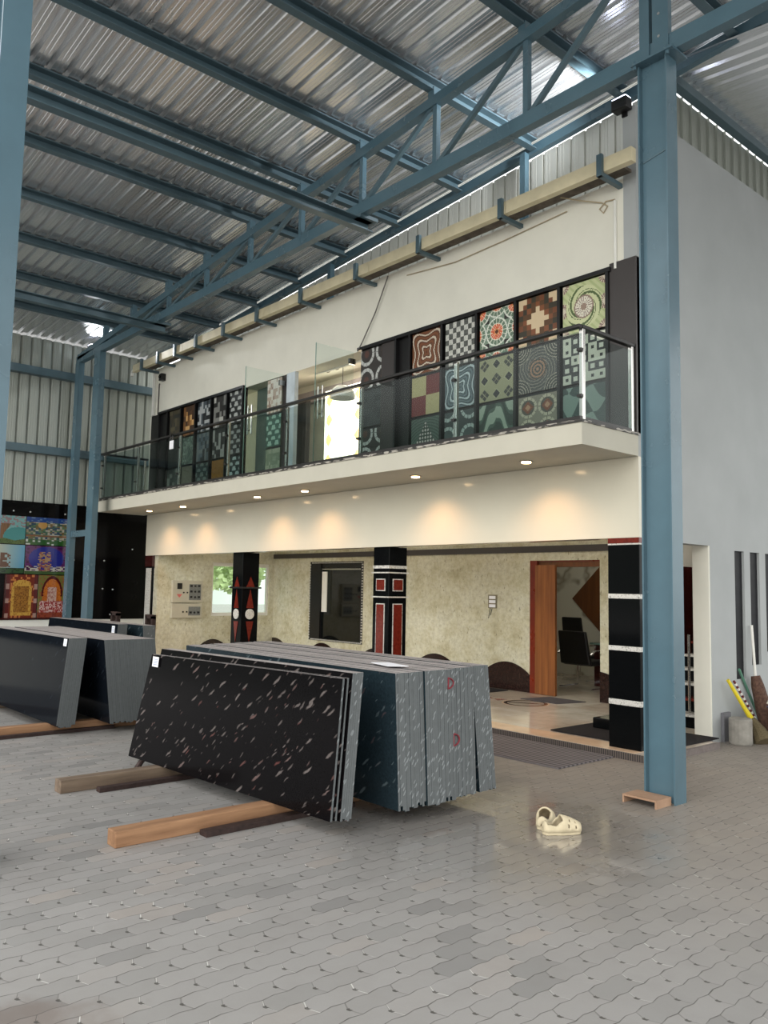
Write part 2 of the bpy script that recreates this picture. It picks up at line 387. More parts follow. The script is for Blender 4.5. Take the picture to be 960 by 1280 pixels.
def m_floor():
    m, nt, b = nodes('polished_beige_marble_floor'); v = coord(nt)
    br = N(nt, 'ShaderNodeTexBrick', offset=0); br.inputs['Scale'].default_value = 1; br.inputs['Brick Width'].default_value = .8; br.inputs['Row Height'].default_value = .8; br.inputs['Mortar Size'].default_value = .002
    br.inputs['Color1'].default_value = lin((214,206,192)); br.inputs['Color2'].default_value = lin((196,182,166)); br.inputs['Mortar'].default_value = lin((150,138,124)); L(nt, v, br.inputs['Vector'])
    n1 = noise(nt, v, 2.2, 8, .65)
    L(nt, mix(nt, ramp(nt, n1, [(.4, (0,0,0,1)), (.7, (.6,.6,.6,1))]), br.outputs[0], lin((156,140,122))), b.inputs['Base Color']); b.inputs['Roughness'].default_value = .1
    return m
M['floor_in'] = m_floor()
M['border'] = mat('peach_marble_border', (222,192,162), .15, 0, .06, 5, rvar=.02)
def m_attr(name, rough=.3, k=1.0):
    m, nt, b = nodes(name); a = N(nt, 'ShaderNodeVertexColor', layer_name='Col'); v_ = N(nt, 'ShaderNodeVectorMath', operation='SCALE'); L(nt, a.outputs[0], v_.inputs[0]); v_.inputs[3].default_value = k; L(nt, v_.outputs[0], b.inputs['Base Color']); b.inputs['Roughness'].default_value = rough; return m
M['tile'] = m_attr('printed_ceramic_tile', .3)
M['picture'] = m_attr('printed_picture_tile', .12, .7)
M['tile_side'] = mat('tile_body', (120,112,100), .6)
def m_glowtile():
    m, nt, b = nodes('backlit_onyx_panel'); a = N(nt, 'ShaderNodeVertexColor', layer_name='Col'); L(nt, a.outputs[0], b.inputs['Base Color'])
    L(nt, a.outputs[0], b.inputs['Emission Color']); b.inputs['Emission Strength'].default_value = 4.5; return m
M['glow_tile'] = m_glowtile()
def m_kerb():
    m, nt, b = nodes('fluted_granite_kerb'); t = N(nt, 'ShaderNodeTexCoord'); g = N(nt, 'ShaderNodeNewGeometry'); sp = N(nt, 'ShaderNodeSeparateXYZ'); L(nt, g.outputs['Position'], sp.inputs[0])
    f = math_(nt, 'FRACT', math_(nt, 'MULTIPLY', sp.outputs[0], 40)); k = math_(nt, 'GREATER_THAN', f, .5)
    L(nt, mix(nt, k, lin((104,94,88)), lin((46,42,41))), b.inputs['Base Color']); b.inputs['Roughness'].default_value = .5; return m
M['kerb_flute'] = m_kerb()
M['kerb'] = mat('mauve_grey_granite_kerb', (112,102,98), .6, 0, .1, 20)
def m_mosaic():
    m, nt, b = nodes('balcony_edge_mosaic'); v = coord(nt, scale=(16,16,70)); vo = N(nt, 'ShaderNodeTexVoronoi'); vo.inputs['Scale'].default_value = 1; L(nt, v, vo.inputs['Vector'])
    s2 = N(nt, 'ShaderNodeSeparateColor'); L(nt, vo.outputs['Color'], s2.inputs[0])
    L(nt, ramp(nt, s2.outputs[0], [(0, lin((34,32,30))), (.55, lin((60,56,52))), (.62, lin((150,144,134))), (1, lin((176,170,160)))]), b.inputs['Base Color']); return m
M['mosaic'] = m_mosaic()
def m_ribmat():
    m, nt, b = nodes('ribbed_grey_door_mat'); v = coord(nt); sp = N(nt, 'ShaderNodeSeparateXYZ'); L(nt, v, sp.inputs[0])
    f = math_(nt, 'SINE', math_(nt, 'MULTIPLY', sp.outputs[1], 95)); n1 = noise(nt, coord(nt, scale=(1,40,1)), 2, 3)
    k = math_(nt, 'ADD', math_(nt, 'MULTIPLY', f, .35), n1)
    L(nt, ramp(nt, k, [(.2, lin((64,60,61))), (.8, lin((122,116,117)))]), b.inputs['Base Color']); b.inputs['Roughness'].default_value = .95; bump(nt, b, f, .5, .004); return m
M['mat_rib'] = m_ribmat()

def cgrid(name, p0, ud, vd, w, h, nx, nz, fn, mats, thick=.012, parent=None, nd=None):
    """a thin tile whose front carries a colour pattern; p0 lower left corner of the front"""
    mb = MB(); mb.cols = []
    p0 = Vector(p0); ud = Vector(ud); vd = Vector(vd); nd = ud.cross(vd) if nd is None else Vector(nd)   # nd points to the viewer
    b = 0
    for j in range(nz+1):
        for i in range(nx+1): mb.v.append(tuple(p0+ud*(w*i/nx)+vd*(h*j/nz)))
    for j in range(nz):
        for i in range(nx):
            a = j*(nx+1)+i; mb.f.append([a, a+1, a+nx+2, a+nx+1]); mb.m.append(0)
            mb.cols.append(lin(fn((i+.5)/nx, (j+.5)/nz)))
    bk = len(mb.v)
    c = [p0, p0+ud*w, p0+ud*w+vd*h, p0+vd*h]
    mb.v += [tuple(x) for x in c] + [tuple(x-nd*thick) for x in c]
    for f in ([4,7,6,5],[0,4,5,1],[1,5,6,2],[2,6,7,3],[3,7,4,0]):
        mb.f.append([bk+i for i in f]); mb.m.append(1); mb.cols.append((.1,.1,.1,1))
    return mb.build(name, mats, parent=parent, fix=False)

# ------------------------------------------------------------------ the setting: yard and shed
ZR0, SR, XR = 7.28, .072, -4.45
def zroof(x): return ZR0 + SR*(min(x, -.6)-XR) - (.085*(x+.6) if x > -.6 else 0)

g = MB(); g.add([(-60,-50,0),(60,-50,0),(60,60,0),(-60,60,0)], [(0,1,2,3)]); struct(g, 'floor', M['paver'], loc=(0,0,0))

def ribprof(a0, a1, pitch=.185, rw=.062, rh=.045, phase=0):
    pts = []; a = a0 + phase
    pts.append((a0, 0))
    while a + pitch < a1:
        pts += [(a+.036, 0), (a+.042, .004), (a+.048, 0), (a+.078, 0), (a+.084, .004), (a+.09, 0), (a+pitch-rw-.002, 0), (a+pitch-rw, rh), (a+pitch-rh*.66, rh), (a+pitch, 0)]
        a += pitch
    pts.append((a1, 0))
    return pts
pr = ribprof(1.22, 7.93, phase=.005)
mb = MB()
mb.strip(pr, lambda y, h: (-16.75, y, zroof(-16.75)+h), lambda y, h: (-.6, y, zroof(-.6)+h))
mb.strip(pr, lambda y, h: (-.6, y, zroof(-.6)+h), lambda y, h: (4.5, y, zroof(4.5)+h))
struct(mb, 'roof', M['roof'], fix=False)
# lower roof beside the building
pr = ribprof(7.7, 15.0, phase=.0)
mb = MB(); mb.strip(pr, lambda y, h: (-4.5, y, 7.265+h), lambda y, h: (5.5, y, 7.265-1.0+h)); struct(mb, 'roof_lower', M['roof'], fix=False)

# left shed wall: sheeting above, black granite cladding below
pr = ribprof(0.0, 8.3, pitch=.2, rw=.058, rh=.048)
mb = MB(); mb.strip(pr, lambda y, h: (-16.5-h, y, 3.1), lambda y, h: (-16.5-h, y, 6.385)); struct(mb, 'wall_left', M['wall_sheet'], fix=False)
mb = MB(); mb.box(-16.75, -16.46, 0.0, 8.3, 0, .86); struct(mb, 'baseboard_left', M['white'])
mb = MB(); mb.box(-16.7, -16.44, 0.0, 8.3, .86, 3.13); clad = struct(mb, 'wall_left_cladding', M['black_clad'])
for y, z in ((6.808,2.041),(6.803,1.472),(7.016,1.459),(6.983,.95),(6.187,2.034),(6.177,1.471),(6.16,.95),(4.99,2.93),(5.3,2.93),(5.97,2.93),(7.4,2.3)):
    MB().lathe((-16.44, y, z), [(.016,0),(.016,.012),(.008,.018)], 8, axis='x').build('anchor_bolt', M['bolt'], clad)
# girts on the left wall
for i, z in enumerate((5.69, 4.155)):
    mb = MB(); mb.box(-16.5, -16.33, 0.0, 8.25, z-.075, z+.075)
    tag(mb.build('wall_girt', M['steel_dark']), ['upper','lower'][i]+' blue steel girt running along the corrugated left wall', 'steel beam')
# high closing strip behind the gutter, and beside the side wall
def eave(x): return zroof(x) - .19
def closing(pr):
    mb = MB(); b = 0; n = len(pr)
    mb.v += [(a, 7.83+h, 5.9) for a, h in pr] + [(a, 7.83+h, eave(a)+.02) for a, h in pr]
    for i in range(n-1): mb.f.append([i, i+1, n+i+1, n+i]); mb.m.append(0)
    return mb
struct(closing(ribprof(-15.5, -4.62, pitch=.205, rw=.03, rh=.03)), 'wall_back_upper_sheet', M['strip_sheet'], fix=False)
pr = ribprof(7.83, 14.8, pitch=.2, rw=.032, rh=.03)
mb = MB(); mb.strip(pr, lambda y, h: (-4.47+h, y, 6.64), lambda y, h: (-4.47+h, y, 7.13)); struct(mb, 'wall_right_upper_sheet', M['wall_sheet'], fix=False)

# ------------------------------------------------------------------ building shell
X0, X1, YF, YW = -15.48, -4.45, 7.25, 10.0
mb = MB()
mb.box(X0, X1-.15, YF, YF+.3, 4.945, 5.9)                    # wall above the displays
mb.box(-15.48, -15.42, YF-.02, YF+.3, 3.185, 4.945)           # left return
mb.box(X0, X1-.15, YF+.3, 13.9, 5.75, 5.9)                    # slab over
mb.box(X0, X0+.2, YF+.3, 13.9, 2.95, 5.75)
struct(mb, 'wall_front_upper', M['white_wall'])
mb = MB(); mb.box(X0, X1, YF, YF+.22, 2.147, 2.955); struct(mb, 'wall_front_fascia', M['fascia'])
# right wall with stair opening and three slits
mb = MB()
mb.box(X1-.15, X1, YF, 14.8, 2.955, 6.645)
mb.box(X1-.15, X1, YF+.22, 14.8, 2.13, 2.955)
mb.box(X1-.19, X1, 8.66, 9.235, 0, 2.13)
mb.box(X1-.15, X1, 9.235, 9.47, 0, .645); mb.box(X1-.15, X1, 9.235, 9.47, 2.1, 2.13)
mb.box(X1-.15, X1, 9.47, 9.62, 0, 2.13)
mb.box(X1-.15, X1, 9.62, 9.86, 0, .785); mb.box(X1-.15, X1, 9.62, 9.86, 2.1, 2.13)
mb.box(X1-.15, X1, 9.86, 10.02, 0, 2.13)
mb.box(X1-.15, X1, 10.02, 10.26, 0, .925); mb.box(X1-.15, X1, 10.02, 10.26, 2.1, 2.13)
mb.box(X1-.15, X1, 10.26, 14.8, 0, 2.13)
struct(mb, 'wall_right', M['shaded_wall'])
mb = MB(); mb.box(X1-.19, X1-.002, 8.63, 8.66, .07, 2.13); struct(mb, 'trim_8', M['white_wall'])
for i, (a, z) in enumerate(((9.235,.645),(9.62,.785),(10.02,.925))):
    mb = MB(); mb.box(X1-.05, X1-.03, a, a+.24, z, 2.1)
    struct(mb, 'window_%d' % (i+3), mat('dark_slit_glass_%d' % i, (34,34,37), .5, 0, .06, spec=.12))
# porch: floor, back wall, end wall, ceiling
mb = MB(); mb.box(X0, X1+.17, 7.13, 8.39, 0, .068); mb.box(X0, X1-.1, 8.39, 14.5, 0, .068); struct(mb, 'floor_porch', M['floor_in'])
mb = MB(); mb.box(X0, X1+.18, 7.11, 7.128, 0, .066, 0); mb.box(X1+.17, X1+.2, 7.128, 8.42, 0, .066, 1); mb.box(X1-.1, X1+.17, 8.39, 8.42, 0, .066, 1)
struct(mb, 'trim_1', [M['kerb_flute'], M['kerb']])
mb = MB(); mb.box(X0, X1, 7.13, 7.44, .069, .072); struct(mb, 'trim_2', M['border'])
mb = MB()
mb.box(-15.0, -13.64, YW, YW+.15, .07, 2.9); mb.box(-13.64, -12.02, YW, YW+.15, .07, .565); mb.box(-13.64, -12.02, YW, YW+.15, 2.066, 2.9)
mb.box(-12.02, -8.0, YW, YW+.15, .07, 2.9); mb.box(-8.0, -6.77, YW, YW+.15, 2.055, 2.9); mb.box(-6.77, -6.55, YW, YW+.15, .07, 2.9)
struct(mb, 'wall_back', M['stone'])
mb = MB()
mb.box(-15.15, -15.0, 7.3, 8.5, .07, 2.9); mb.box(-15.15, -15.0, 8.5, 9.88, .07, .965); mb.box(-15.15, -15.0, 8.5, 9.88, 2.055, 2.9); mb.box(-15.15, -15.0, 9.88, YW+.15, .07, 2.9)
struct(mb, 'wall_porch_end', M['stone'])
mb = MB(); mb.box(-15.15, X1-.15, YF+.22, 13.9, 2.9, 3.1); struct(mb, 'ceiling', M['white'])
mb = MB(); mb.box(-15.0, -6.55, YW-.03, YW-.001, 2.18, 2.275); struct(mb, 'trim_3', M['dark_panel'])
# porch end window, looking out to the light and a tree
mb = MB(); mb.box(-15.1, -15.04, 8.5, 8.54, .965, 2.055); mb.box(-15.1, -15.04, 9.84, 9.88, .965, 2.055); mb.box(-15.1, -15.04, 8.54, 9.84, .965, 1.03); mb.box(-15.1, -15.04, 8.54, 9.84, 1.98, 2.055); mb.box(-15.1, -15.04, 9.42, 9.46, 1.03, 1.98)
w1 = struct(mb, 'window_1', M['plastic_white'])
mb = MB(); mb.box(-15.075, -15.068, 8.54, 9.84, 1.03, 1.98); mb.build('pane', M['frosted'], w1)
# dark window in the back wall
mb = MB()
mb.box(-13.64, -13.32, YW-.012, YW+.1, .565, 2.066); mb.box(-13.32, -12.02, YW+.02, YW+.1, 1.985, 2.066); mb.box(-12.06, -12.02, YW-.005, YW+.1, .565, 1.985)
mb.box(-13.68, -13.64, YW-.004, YW+.02, .53, 2.1); mb.box(-12.02, -11.985, YW-.004, YW+.02, .53, 2.1); mb.box(-13.64, -12.02, YW-.004, YW+.02, .53, .565); mb.box(-13.64, -12.02, YW-.004, YW+.02, 2.066, 2.1)
w2 = struct(mb, 'window_2', M['black'])
mb = MB(); mb.box(-13.32, -12.06, YW+.04, YW+.05, .565, 1.985); mb.build('pane', M['dark_glass'], w2)
mb = MB(); mb.box(-13.32, -12.06, YW+.01, YW+.04, 1.935, 1.96); tag(mb.build('curtain_rail', M['steelss'], w2), 'bright metal rail across the window head')
mb = MB()
z = .565
while z < 2.06:
    for xx in (-13.675, -12.015): mb.box(xx, xx+.028, YW-.02, YW-.004, z, z+.026)
    z += .052
x = -13.6
while x < -12.03:
    mb.box(x, x+.026, YW-.02, YW-.002, .54, .562); mb.box(x, x+.026, YW-.02, YW-.002, 2.066, 2.084); x += .052
mb2 = MB(); mb2.box(-13.3, -13.14, YW+.015, YW+.035, 1.1, 1.9); o = mb2.build('reflection_strip', M['white'], w2); o['label'] = 'white strip standing in for a reflection in the dark window'  # white strip modelled in place of a reflection on the pane
tag(mb.build('beaded_border', M['white_granite'], w2), 'white beaded border round the window')
# office behind the door
mb = MB(); mb.box(-10.2, -6.0, 12.9, 13.0, .07, 2.9); struct(mb, 'wall_office_back', M['marble'])
mb = MB(); mb.box(-10.3, -10.2, YW+.15, 13.0, .07, 2.9); mb.box(-6.4, -6.3, YW+.15, 12.9, .07, 2.9); struct(mb, 'wall_office_side', M['white'])
mb = MB(); mb.box(-6.3, -6.28, 10.16, 12.6, .07, 2.0); struct(mb, 'wall_stair_side', M['maroon_dark'])
mb = MB(); mb.prism([(-9.32,1.47),(-8.4,2.37),(-7.48,1.47),(-8.4,.57)], 'y', 12.87, 12.9); struct(mb, 'trim_4', M['brown_ven'])
# stairwell and closing walls
mb = MB(); mb.box(-6.3, -4.6, 12.6, 12.7, .07, 2.9); struct(mb, 'wall_stair_back', M['maroon_dark'])
mb = MB(); mb.box(-15.4, -4.6, 13.8, 13.9, 0, 5.75); struct(mb, 'wall_rear', M['shaded_wall'])
# showroom behind the balcony doors
mb = MB()
mb.box(-12.9, -8.7, 8.9, 9.0, 3.185, 5.4); mb.box(-12.95, -12.9, YF+.3, 9.0, 3.185, 5.4); mb.box(-8.75, -8.7, YF+.3, 9.0, 3.185, 5.4); mb.box(-12.9, -8.7, YF+.3, 9.0, 5.35, 5.4)
mb.box(-10.36, -8.86, YF+.3, YF+.34, 4.93, 5.35)
struct(mb, 'wall_showroom', M['white'])
mb = MB(); mb.box(-15.3, -4.6, YF+.02, 13.8, 3.1, 3.185); struct(mb, 'floor_upper', M['floor_in'])
mb = MB(); mb.box(-12.9, -8.75, 8.82, 8.9, 4.98, 5.2); struct(mb, 'trim_5', mat('mauve_grey_band', (168,160,168), .6))
# balcony slab
mb = MB(); mb.box(-15.63, X1, 6.3, YF, 2.957, 3.165); struct(mb, 'balcony_slab', M['cream'])
mb = MB(); mb.box(-15.64, X1+.012, 6.285, YF, 3.165, 3.19); struct(mb, 'trim_6', M['mosaic'])

# ------------------------------------------------------------------ steel frame
def ibeam_column(x0, x1, y0, y1, z0, z1, t=.014, tw=.01):
    fl = MB(); fl.box(x0, x0+t, y0, y1, z0, z1); f2 = MB(); f2.box(x1-t, x1, y0, y1, z0, z1)
    w = MB(); ym = y0+.055; w.box(x0+t, x1-t, ym-tw/2, ym+tw/2, z0, z1)
    return fl, f2, w
c = thing('steel_column', 'tall blue steel I-beam column standing on the pavers before the porch pillar', 'column', (-3.47,5.985,0))
fl, f2, w = ibeam_column(-3.602, -3.338, 5.905, 6.068, 0, 6.03)
fl.build('flange', M['steel'], c); f2.build('flange', M['steel'], c); w.build('web', M['steel'], c)
mb = MB(); mb.box(-3.64, -3.26, 5.86, 6.11, 6.03, 6.05); cap = mb.build('cap_plate', M['steel'], c)
for xx in (-3.615, -3.315):
    MB().tube([(xx,5.885,6.0),(xx,5.885,6.075)], .017, 6).build('bolt', M['steel'], cap)
mb = MB(); mb.bar((-3.585,5.953,5.19),(-3.355,5.953,5.235), .008, .012); mb.build('weld_seam', M['steel_dark'], c)
c = thing('truss_post', 'pair of blue steel channels rising from the column cap to the roof', 'post', (-3.45,5.985,6.05))
mb = MB(); mb.box(-3.59, -3.5, 5.92, 6.04, 6.05, 7.3); mb.build('channel', M['steel'], c)
mb = MB(); mb.box(-3.47, -3.36, 5.92, 6.04, 6.05, 7.3); mb.box(-3.36, -3.325, 5.92, 5.94, 6.05, 7.3); mb.build('channel', M['steel'], c)
for z in (6.22, 6.42, 6.62, 6.82):
    o = MB().lathe((-3.41, 5.916, z), [(.012,0),(.012,.006)], 8, axis='y').build('bolt', M['bolt'], c); o['label'] = 'bright bolt head on the channel'

c = thing('steel_column', 'blue steel column at the left edge of the view, nearest the camera', 'column', (-5.13,1.37,0))
fl, f2, w = ibeam_column(-5.26, -5.0, 1.287, 1.452, 0, 7.1)
fl.build('flange', M['steel'], c); f2.build('flange', M['steel'], c); w.build('web', M['steel'], c)

c = thing('steel_column', 'far laced blue steel column of two posts by the black cladding', 'column', (-15.5,5.985,0))
mb = MB(); mb.box(-16.2, -16.02, 5.93, 6.04, 0, 5.93); mb.build('post', M['steel'], c)
mb = MB(); mb.box(-15.26, -14.98, 5.93, 6.04, 0, 5.98); mb.build('post', M['steel'], c)
mb = MB(); mb.box(-16.02, -15.26, 5.95, 6.02, 2.46, 2.58); mb.build('batten', M['steel'], c)
mb = MB(); mb.box(-15.36, -14.9, 5.86, 6.11, 0, .02); mb.box(-16.26, -15.96, 5.86, 6.11, 0, .02); mb.build('base_plate', M['steel_dark'], c)

# truss
def ztop(x): return 7.05 + .084*(x+4.84) if x < -3.4 else 7.17 - .084*(x+3.4)
t = thing('roof_truss', 'blue steel roof truss spanning from the far laced column to the near column', 'truss', (-9.5,5.985,5.95))
zb0, zb1 = 5.93, 6.055
mb = MB(); mb.hexa([(-16.2,5.935,zb0),(-3.3,5.935,zb1),(-3.3,6.035,zb1),(-16.2,6.035,zb0),(-16.2,5.935,zb0+.13),(-3.3,5.935,zb1+.15),(-3.3,6.035,zb1+.15),(-16.2,6.035,zb0+.13)]); mb.build('bottom_chord', M['steel'], t)
mb = MB(); mb.hexa([(-16.15,5.935,ztop(-16.15)-.11),(-3.6,5.935,ztop(-3.6)-.11),(-3.6,6.035,ztop(-3.6)-.11),(-16.15,6.035,ztop(-16.15)-.11),(-16.15,5.935,ztop(-16.15)),(-3.6,5.935,ztop(-3.6)),(-3.6,6.035,ztop(-3.6)),(-16.15,6.035,ztop(-16.15))]); mb.build('top_chord', M['steel'], t)
VX = [-4.85 - 1.247*i for i in range(9)]
def zbt(x): return zb0+.13 + (zb1+.02-zb0)*(x+16.2)/12.9
for i, x in enumerate(VX):
    if ztop(x)-.1 > zbt(x)+.04:
        mb = MB(); mb.box(x-.03, x+.03, 5.955, 6.015, zbt(x)-.01, ztop(x)-.1); mb.build('vertical_strut', M['steel'], t)
        xr = x + 1.247 if i else -3.7
        mb = MB(); mb.bar((x+.05,5.985,zbt(x)),(xr-.05,5.985,ztop(xr)-.1), .045, .05); mb.build('diagonal_strut', M['steel_dark'], t)
t = thing('roof_truss', 'blue steel truss chord running on to the right of the near column', 'truss', (-1,5.985,6.0))
mb = MB(); mb.hexa([(-3.3,5.935,6.055),(4.4,5.935,6.0),(4.4,6.035,6.0),(-3.3,6.035,6.055),(-3.3,5.935,6.205),(4.4,5.935,6.15),(4.4,6.035,6.15),(-3.3,6.035,6.205)]); mb.build('bottom_chord', M['steel'], t)
mb = MB(); mb.bar((-3.3,5.985,ztop(-3.3)-.05),(4.4,5.985,ztop(4.4)-.05), .1, .11); mb.build('top_chord', M['steel'], t)
for x in (-2.2, -.9, .4, 1.7, 3.0):
    mb = MB(); mb.box(x-.03, x+.03, 5.955, 6.015, 6.18, ztop(x)-.08); mb.build('vertical_strut', M['steel'], t)
# purlins
PX = [-3.62, -4.89, -6.15, -7.4, -8.62, -9.85, -11.1, -12.37, -13.7, -14.9]
for i, x in enumerate(PX):
    z = zroof(x)-.008
    p = thing('roof_purlin', 'blue steel purlin under the sheet roof, %s to the left of the near column' % ORD[i], 'purlin', (x,3,z-.13), 'roof purlins')
    mb = MB(); mb.box(x-.05, x+.05, 1.25, 7.72, z-.016, z); mb.box(x-.05, x-.035, 1.25, 7.72, z-.12, z-.016); mb.box(x-.05, x+.045, 1.25, 7.72, z-.13, z-.118); mb.build('channel', M['steel_dark'], p)
    mb = MB(); mb.box(x-.04, x+.05, 5.94, 6.03, ztop(x)-.02, z-.1); mb.build('cleat', M['steel'], p)
for x in (-1.9, .4, 2.7):
    z = zroof(x)-.008; mb = MB(); mb.box(x-.05, x+.05, 1.25, 7.72, z-.13, z)
    tag(mb.build('roof_purlin', M['steel_dark']), 'blue steel purlin under the roof, %s to the right of the near column' % ORD[PX_ := [-1.9,.4,2.7].index(x)], 'purlin', 'roof purlins')
for i, (x, z) in enumerate(((-7.4, 6.0), (-12.75, 5.96))):
    b = thing('tie_beam', 'low blue tie beam from the camera side to the truss, '+['the nearer one','the farther one'][i], 'steel beam', (x,4,z-.07))
    mb = MB(); mb.box(x-.055, x+.055, 1.3, 6.16, z-.012, z+.0); mb.box(x-.055, x-.04, 1.3, 6.16, z-.12, z-.012); mb.box(x-.055, x+.055, 1.3, 6.16, z-.13, z-.12); mb.build('channel', M['steel_dark'], b)
    mb = MB(); mb.box(x-.09, x+.1, 5.93, 6.2, z-.012, z+.03); mb.build('seat_plate', M['steel_dark'], b)
# eave beam along the back of the roof, posts under it, and beam over the side wall
def sloped(x0, x1, y0, y1, dz0, dz1):
    return MB().hexa([(x0,y0,zroof(x0)+dz0),(x1,y0,zroof(x1)+dz0),(x1,y1,zroof(x1)+dz0),(x0,y1,zroof(x0)+dz0),(x0,y0,zroof(x0)+dz1),(x1,y0,zroof(x1)+dz1),(x1,y1,zroof(x1)+dz1),(x0,y1,zroof(x0)+dz1)])
tag(sloped(-16.4, -3.35, 7.74, 7.82, -.165, -.045).build('eave_beam', M['steel']), 'long blue eave beam above the pale sheets behind the gutter', 'steel beam')
mb = MB(); mb.hexa([(-3.35,7.74,7.17),(2,7.74,7.25),(2,7.82,7.25),(-3.35,7.82,7.17),(-3.35,7.74,7.33),(2,7.74,7.42),(2,7.82,7.42),(-3.35,7.82,7.33)])
tag(mb.build('eave_beam', M['steel']), 'blue beam running right from the near column under the roof edge', 'steel beam')
mb = MB(); mb.box(-4.44, -4.34, 7.84, 14.8, 7.12, 7.22); tag(mb.build('eave_beam', M['steel_dark']), 'blue beam on top of the right side wall sheets', 'steel beam')
for i, x in enumerate((-6.28, -10.2, -14.1)):
    mb = MB(); mb.box(x-.04, x+.04, 7.66, 7.74, 5.9, zroof(x)-.14); mb.box(x-.07, x+.07, 7.62, 7.74, 5.9, 5.915)
    tag(mb.build('roof_post', M['steel']), 'short blue post holding the eave beam, %s from the right' % ORD[i], 'post', 'posts under the eave beam')

# ------------------------------------------------------------------ gutter
gt = thing('roof_gutter', 'long beige gutter carried on blue brackets along the top of the building front', 'gutter', (-10,6.95,5.85))
mb = MB(); xs = [-15.72, -13.6, -10.9, -8.3, -5.9, -4.28]
for a, b in zip(xs, xs[1:]):
    s = MB(); s.box(a+.004, b-.004, 6.9, 6.985, 5.852, 5.998); s.build('gutter_length', M['gutter'], gt, bevel=.004)
mb = MB(); mb.box(-15.6, -4.5, 7.0, 7.25, 5.93, 5.96); mb.build('backing_board', M['gutter_soffit'], gt)
for x in (-15.25, -14.55, -13.85, -13.05, -12.1, -11.05, -9.85, -8.55, -7.3, -5.95, -4.63):
    b = MB(); b.box(x-.025, x+.025, 6.86, 7.26, 5.8, 5.845); b.box(x-.03, x+.03, 6.855, 6.897, 5.8, 6.03); b.build('bracket', M['steel_dark'], gt)
mb = MB(); mb.tube([(-15.75,6.95,5.9),(-15.8,6.95,5.9),(-15.84,6.95,5.86),(-15.84,6.95,5.8)], .03, 10); tag(mb.build('outlet_pipe', M['plastic_white'], gt), 'white end pipe')

# ------------------------------------------------------------------ balcony railing
rl = thing('balcony_railing', 'dark-topped balcony railing of grey-green glass and steel posts along the upper floor', 'railing', (-10,6.32,3.19))
mb = MB(); mb.box(-15.6, -4.47, 6.29, 6.35, 4.065, 4.1); mb.build('handrail', M['rail'], rl, bevel=.006)
mb = MB(); mb.box(-4.52, -4.46, 6.35, 7.25, 4.065, 4.1); mb.build('handrail', M['rail'], rl, bevel=.006)
mb = MB(); mb.box(-15.6, -15.54, 6.35, 7.25, 4.065, 4.1); mb.build('handrail', M['rail'], rl, bevel=.006)
mb = MB(); mb.box(-15.6, -4.47, 6.30, 6.34, 3.192, 3.225); mb.box(-4.51, -4.47, 6.34, 7.25, 3.192, 3.225); mb.box(-15.59, -15.55, 6.34, 7.25, 3.192, 3.225); mb.build('bottom_channel', M['rail'], rl)
PXS = [-15.57, -14.06, -12.47, -10.9, -9.34, -7.74, -6.12, -4.49]
for i, x in enumerate(PXS):
    mb = MB(); mb.box(x-.022, x+.022, 6.345, 6.385, 3.192, 4.065); mb.build('post', M['steelss'], rl, bevel=.003)
    for z in (3.42, 3.86): MB().box(x-.026, x+.026, 6.31, 6.345, z-.013, z+.013).build('glass_clamp', M['rail'], rl)
for x in (-4.49, -15.57):
    mb = MB(); mb.box(x-.022, x+.022, 7.17, 7.21, 3.192, 4.065); mb.build('post', M['steelss'], rl, bevel=.003)
for a, b in zip(PXS, PXS[1:]):
    mb = MB(); mb.box(a+.012, b-.012, 6.316, 6.324, 3.225, 4.03); mb.build('glass_pane', M['glass'], rl)
mb = MB(); mb.box(-4.494, -4.486, 6.36, 7.2, 3.225, 4.03); mb.build('glass_pane', M['glass'], rl)
mb = MB(); mb.box(-15.574, -15.566, 6.36, 7.2, 3.225, 4.03); mb.build('glass_pane', M['glass'], rl)
# padlock on the rail
pl = thing('padlock', 'padlock with a white tag hanging on the balcony handrail at the left', 'padlock', (-12.6,6.28,3.85))
mb = MB(); mb.tube([(-12.64,6.275,3.98),(-12.64,6.275,4.06),(-12.6,6.275,4.1),(-12.56,6.275,4.06),(-12.56,6.275,3.98)], .01, 8); mb.build('shackle', M['black'], pl)
mb = MB(); mb.box(-12.665, -12.535, 6.265, 6.285, 3.84, 3.985); mb.build('body', M['paper'], pl, bevel=.006)

# downlights under the balcony
DL = [(-14.40,6.78), (-13.08,6.78), (-10.70,6.78), (-9.475,6.79), (-7.19,6.785), (-5.477,6.765)]
for i, (x, y) in enumerate(DL):
    d = thing('downlight', 'small warm recessed downlight under the balcony, %s from the left' % ORD[i], 'lamp', (x,y,2.94), 'downlights under the balcony')
    mb = MB(); mb.lathe((x,y,2.95), [(.05,0.006),(.07,0.006),(.075,-.006),(.05,-.006)], 20); mb.build('trim_ring', M['steelss'], d)
    mb = MB(); mb.lathe((x,y,2.934), [(.048,0),(.05,.01)], 20); mb.build('lens', M['lamp_glow'], d)
    ld = bpy.data.lights.new('downlight_beam', 'SPOT'); ld.energy = 34; ld.color = (1,.54,.24); ld.spot_size = R(118); ld.spot_blend = .9; ld.shadow_soft_size = .04
    lo = bpy.data.objects.new('downlight_beam', ld); COL.objects.link(lo); lo.parent = d; lo.location = (0,0,-.015); lo.rotation_euler = (R(12),0,0)

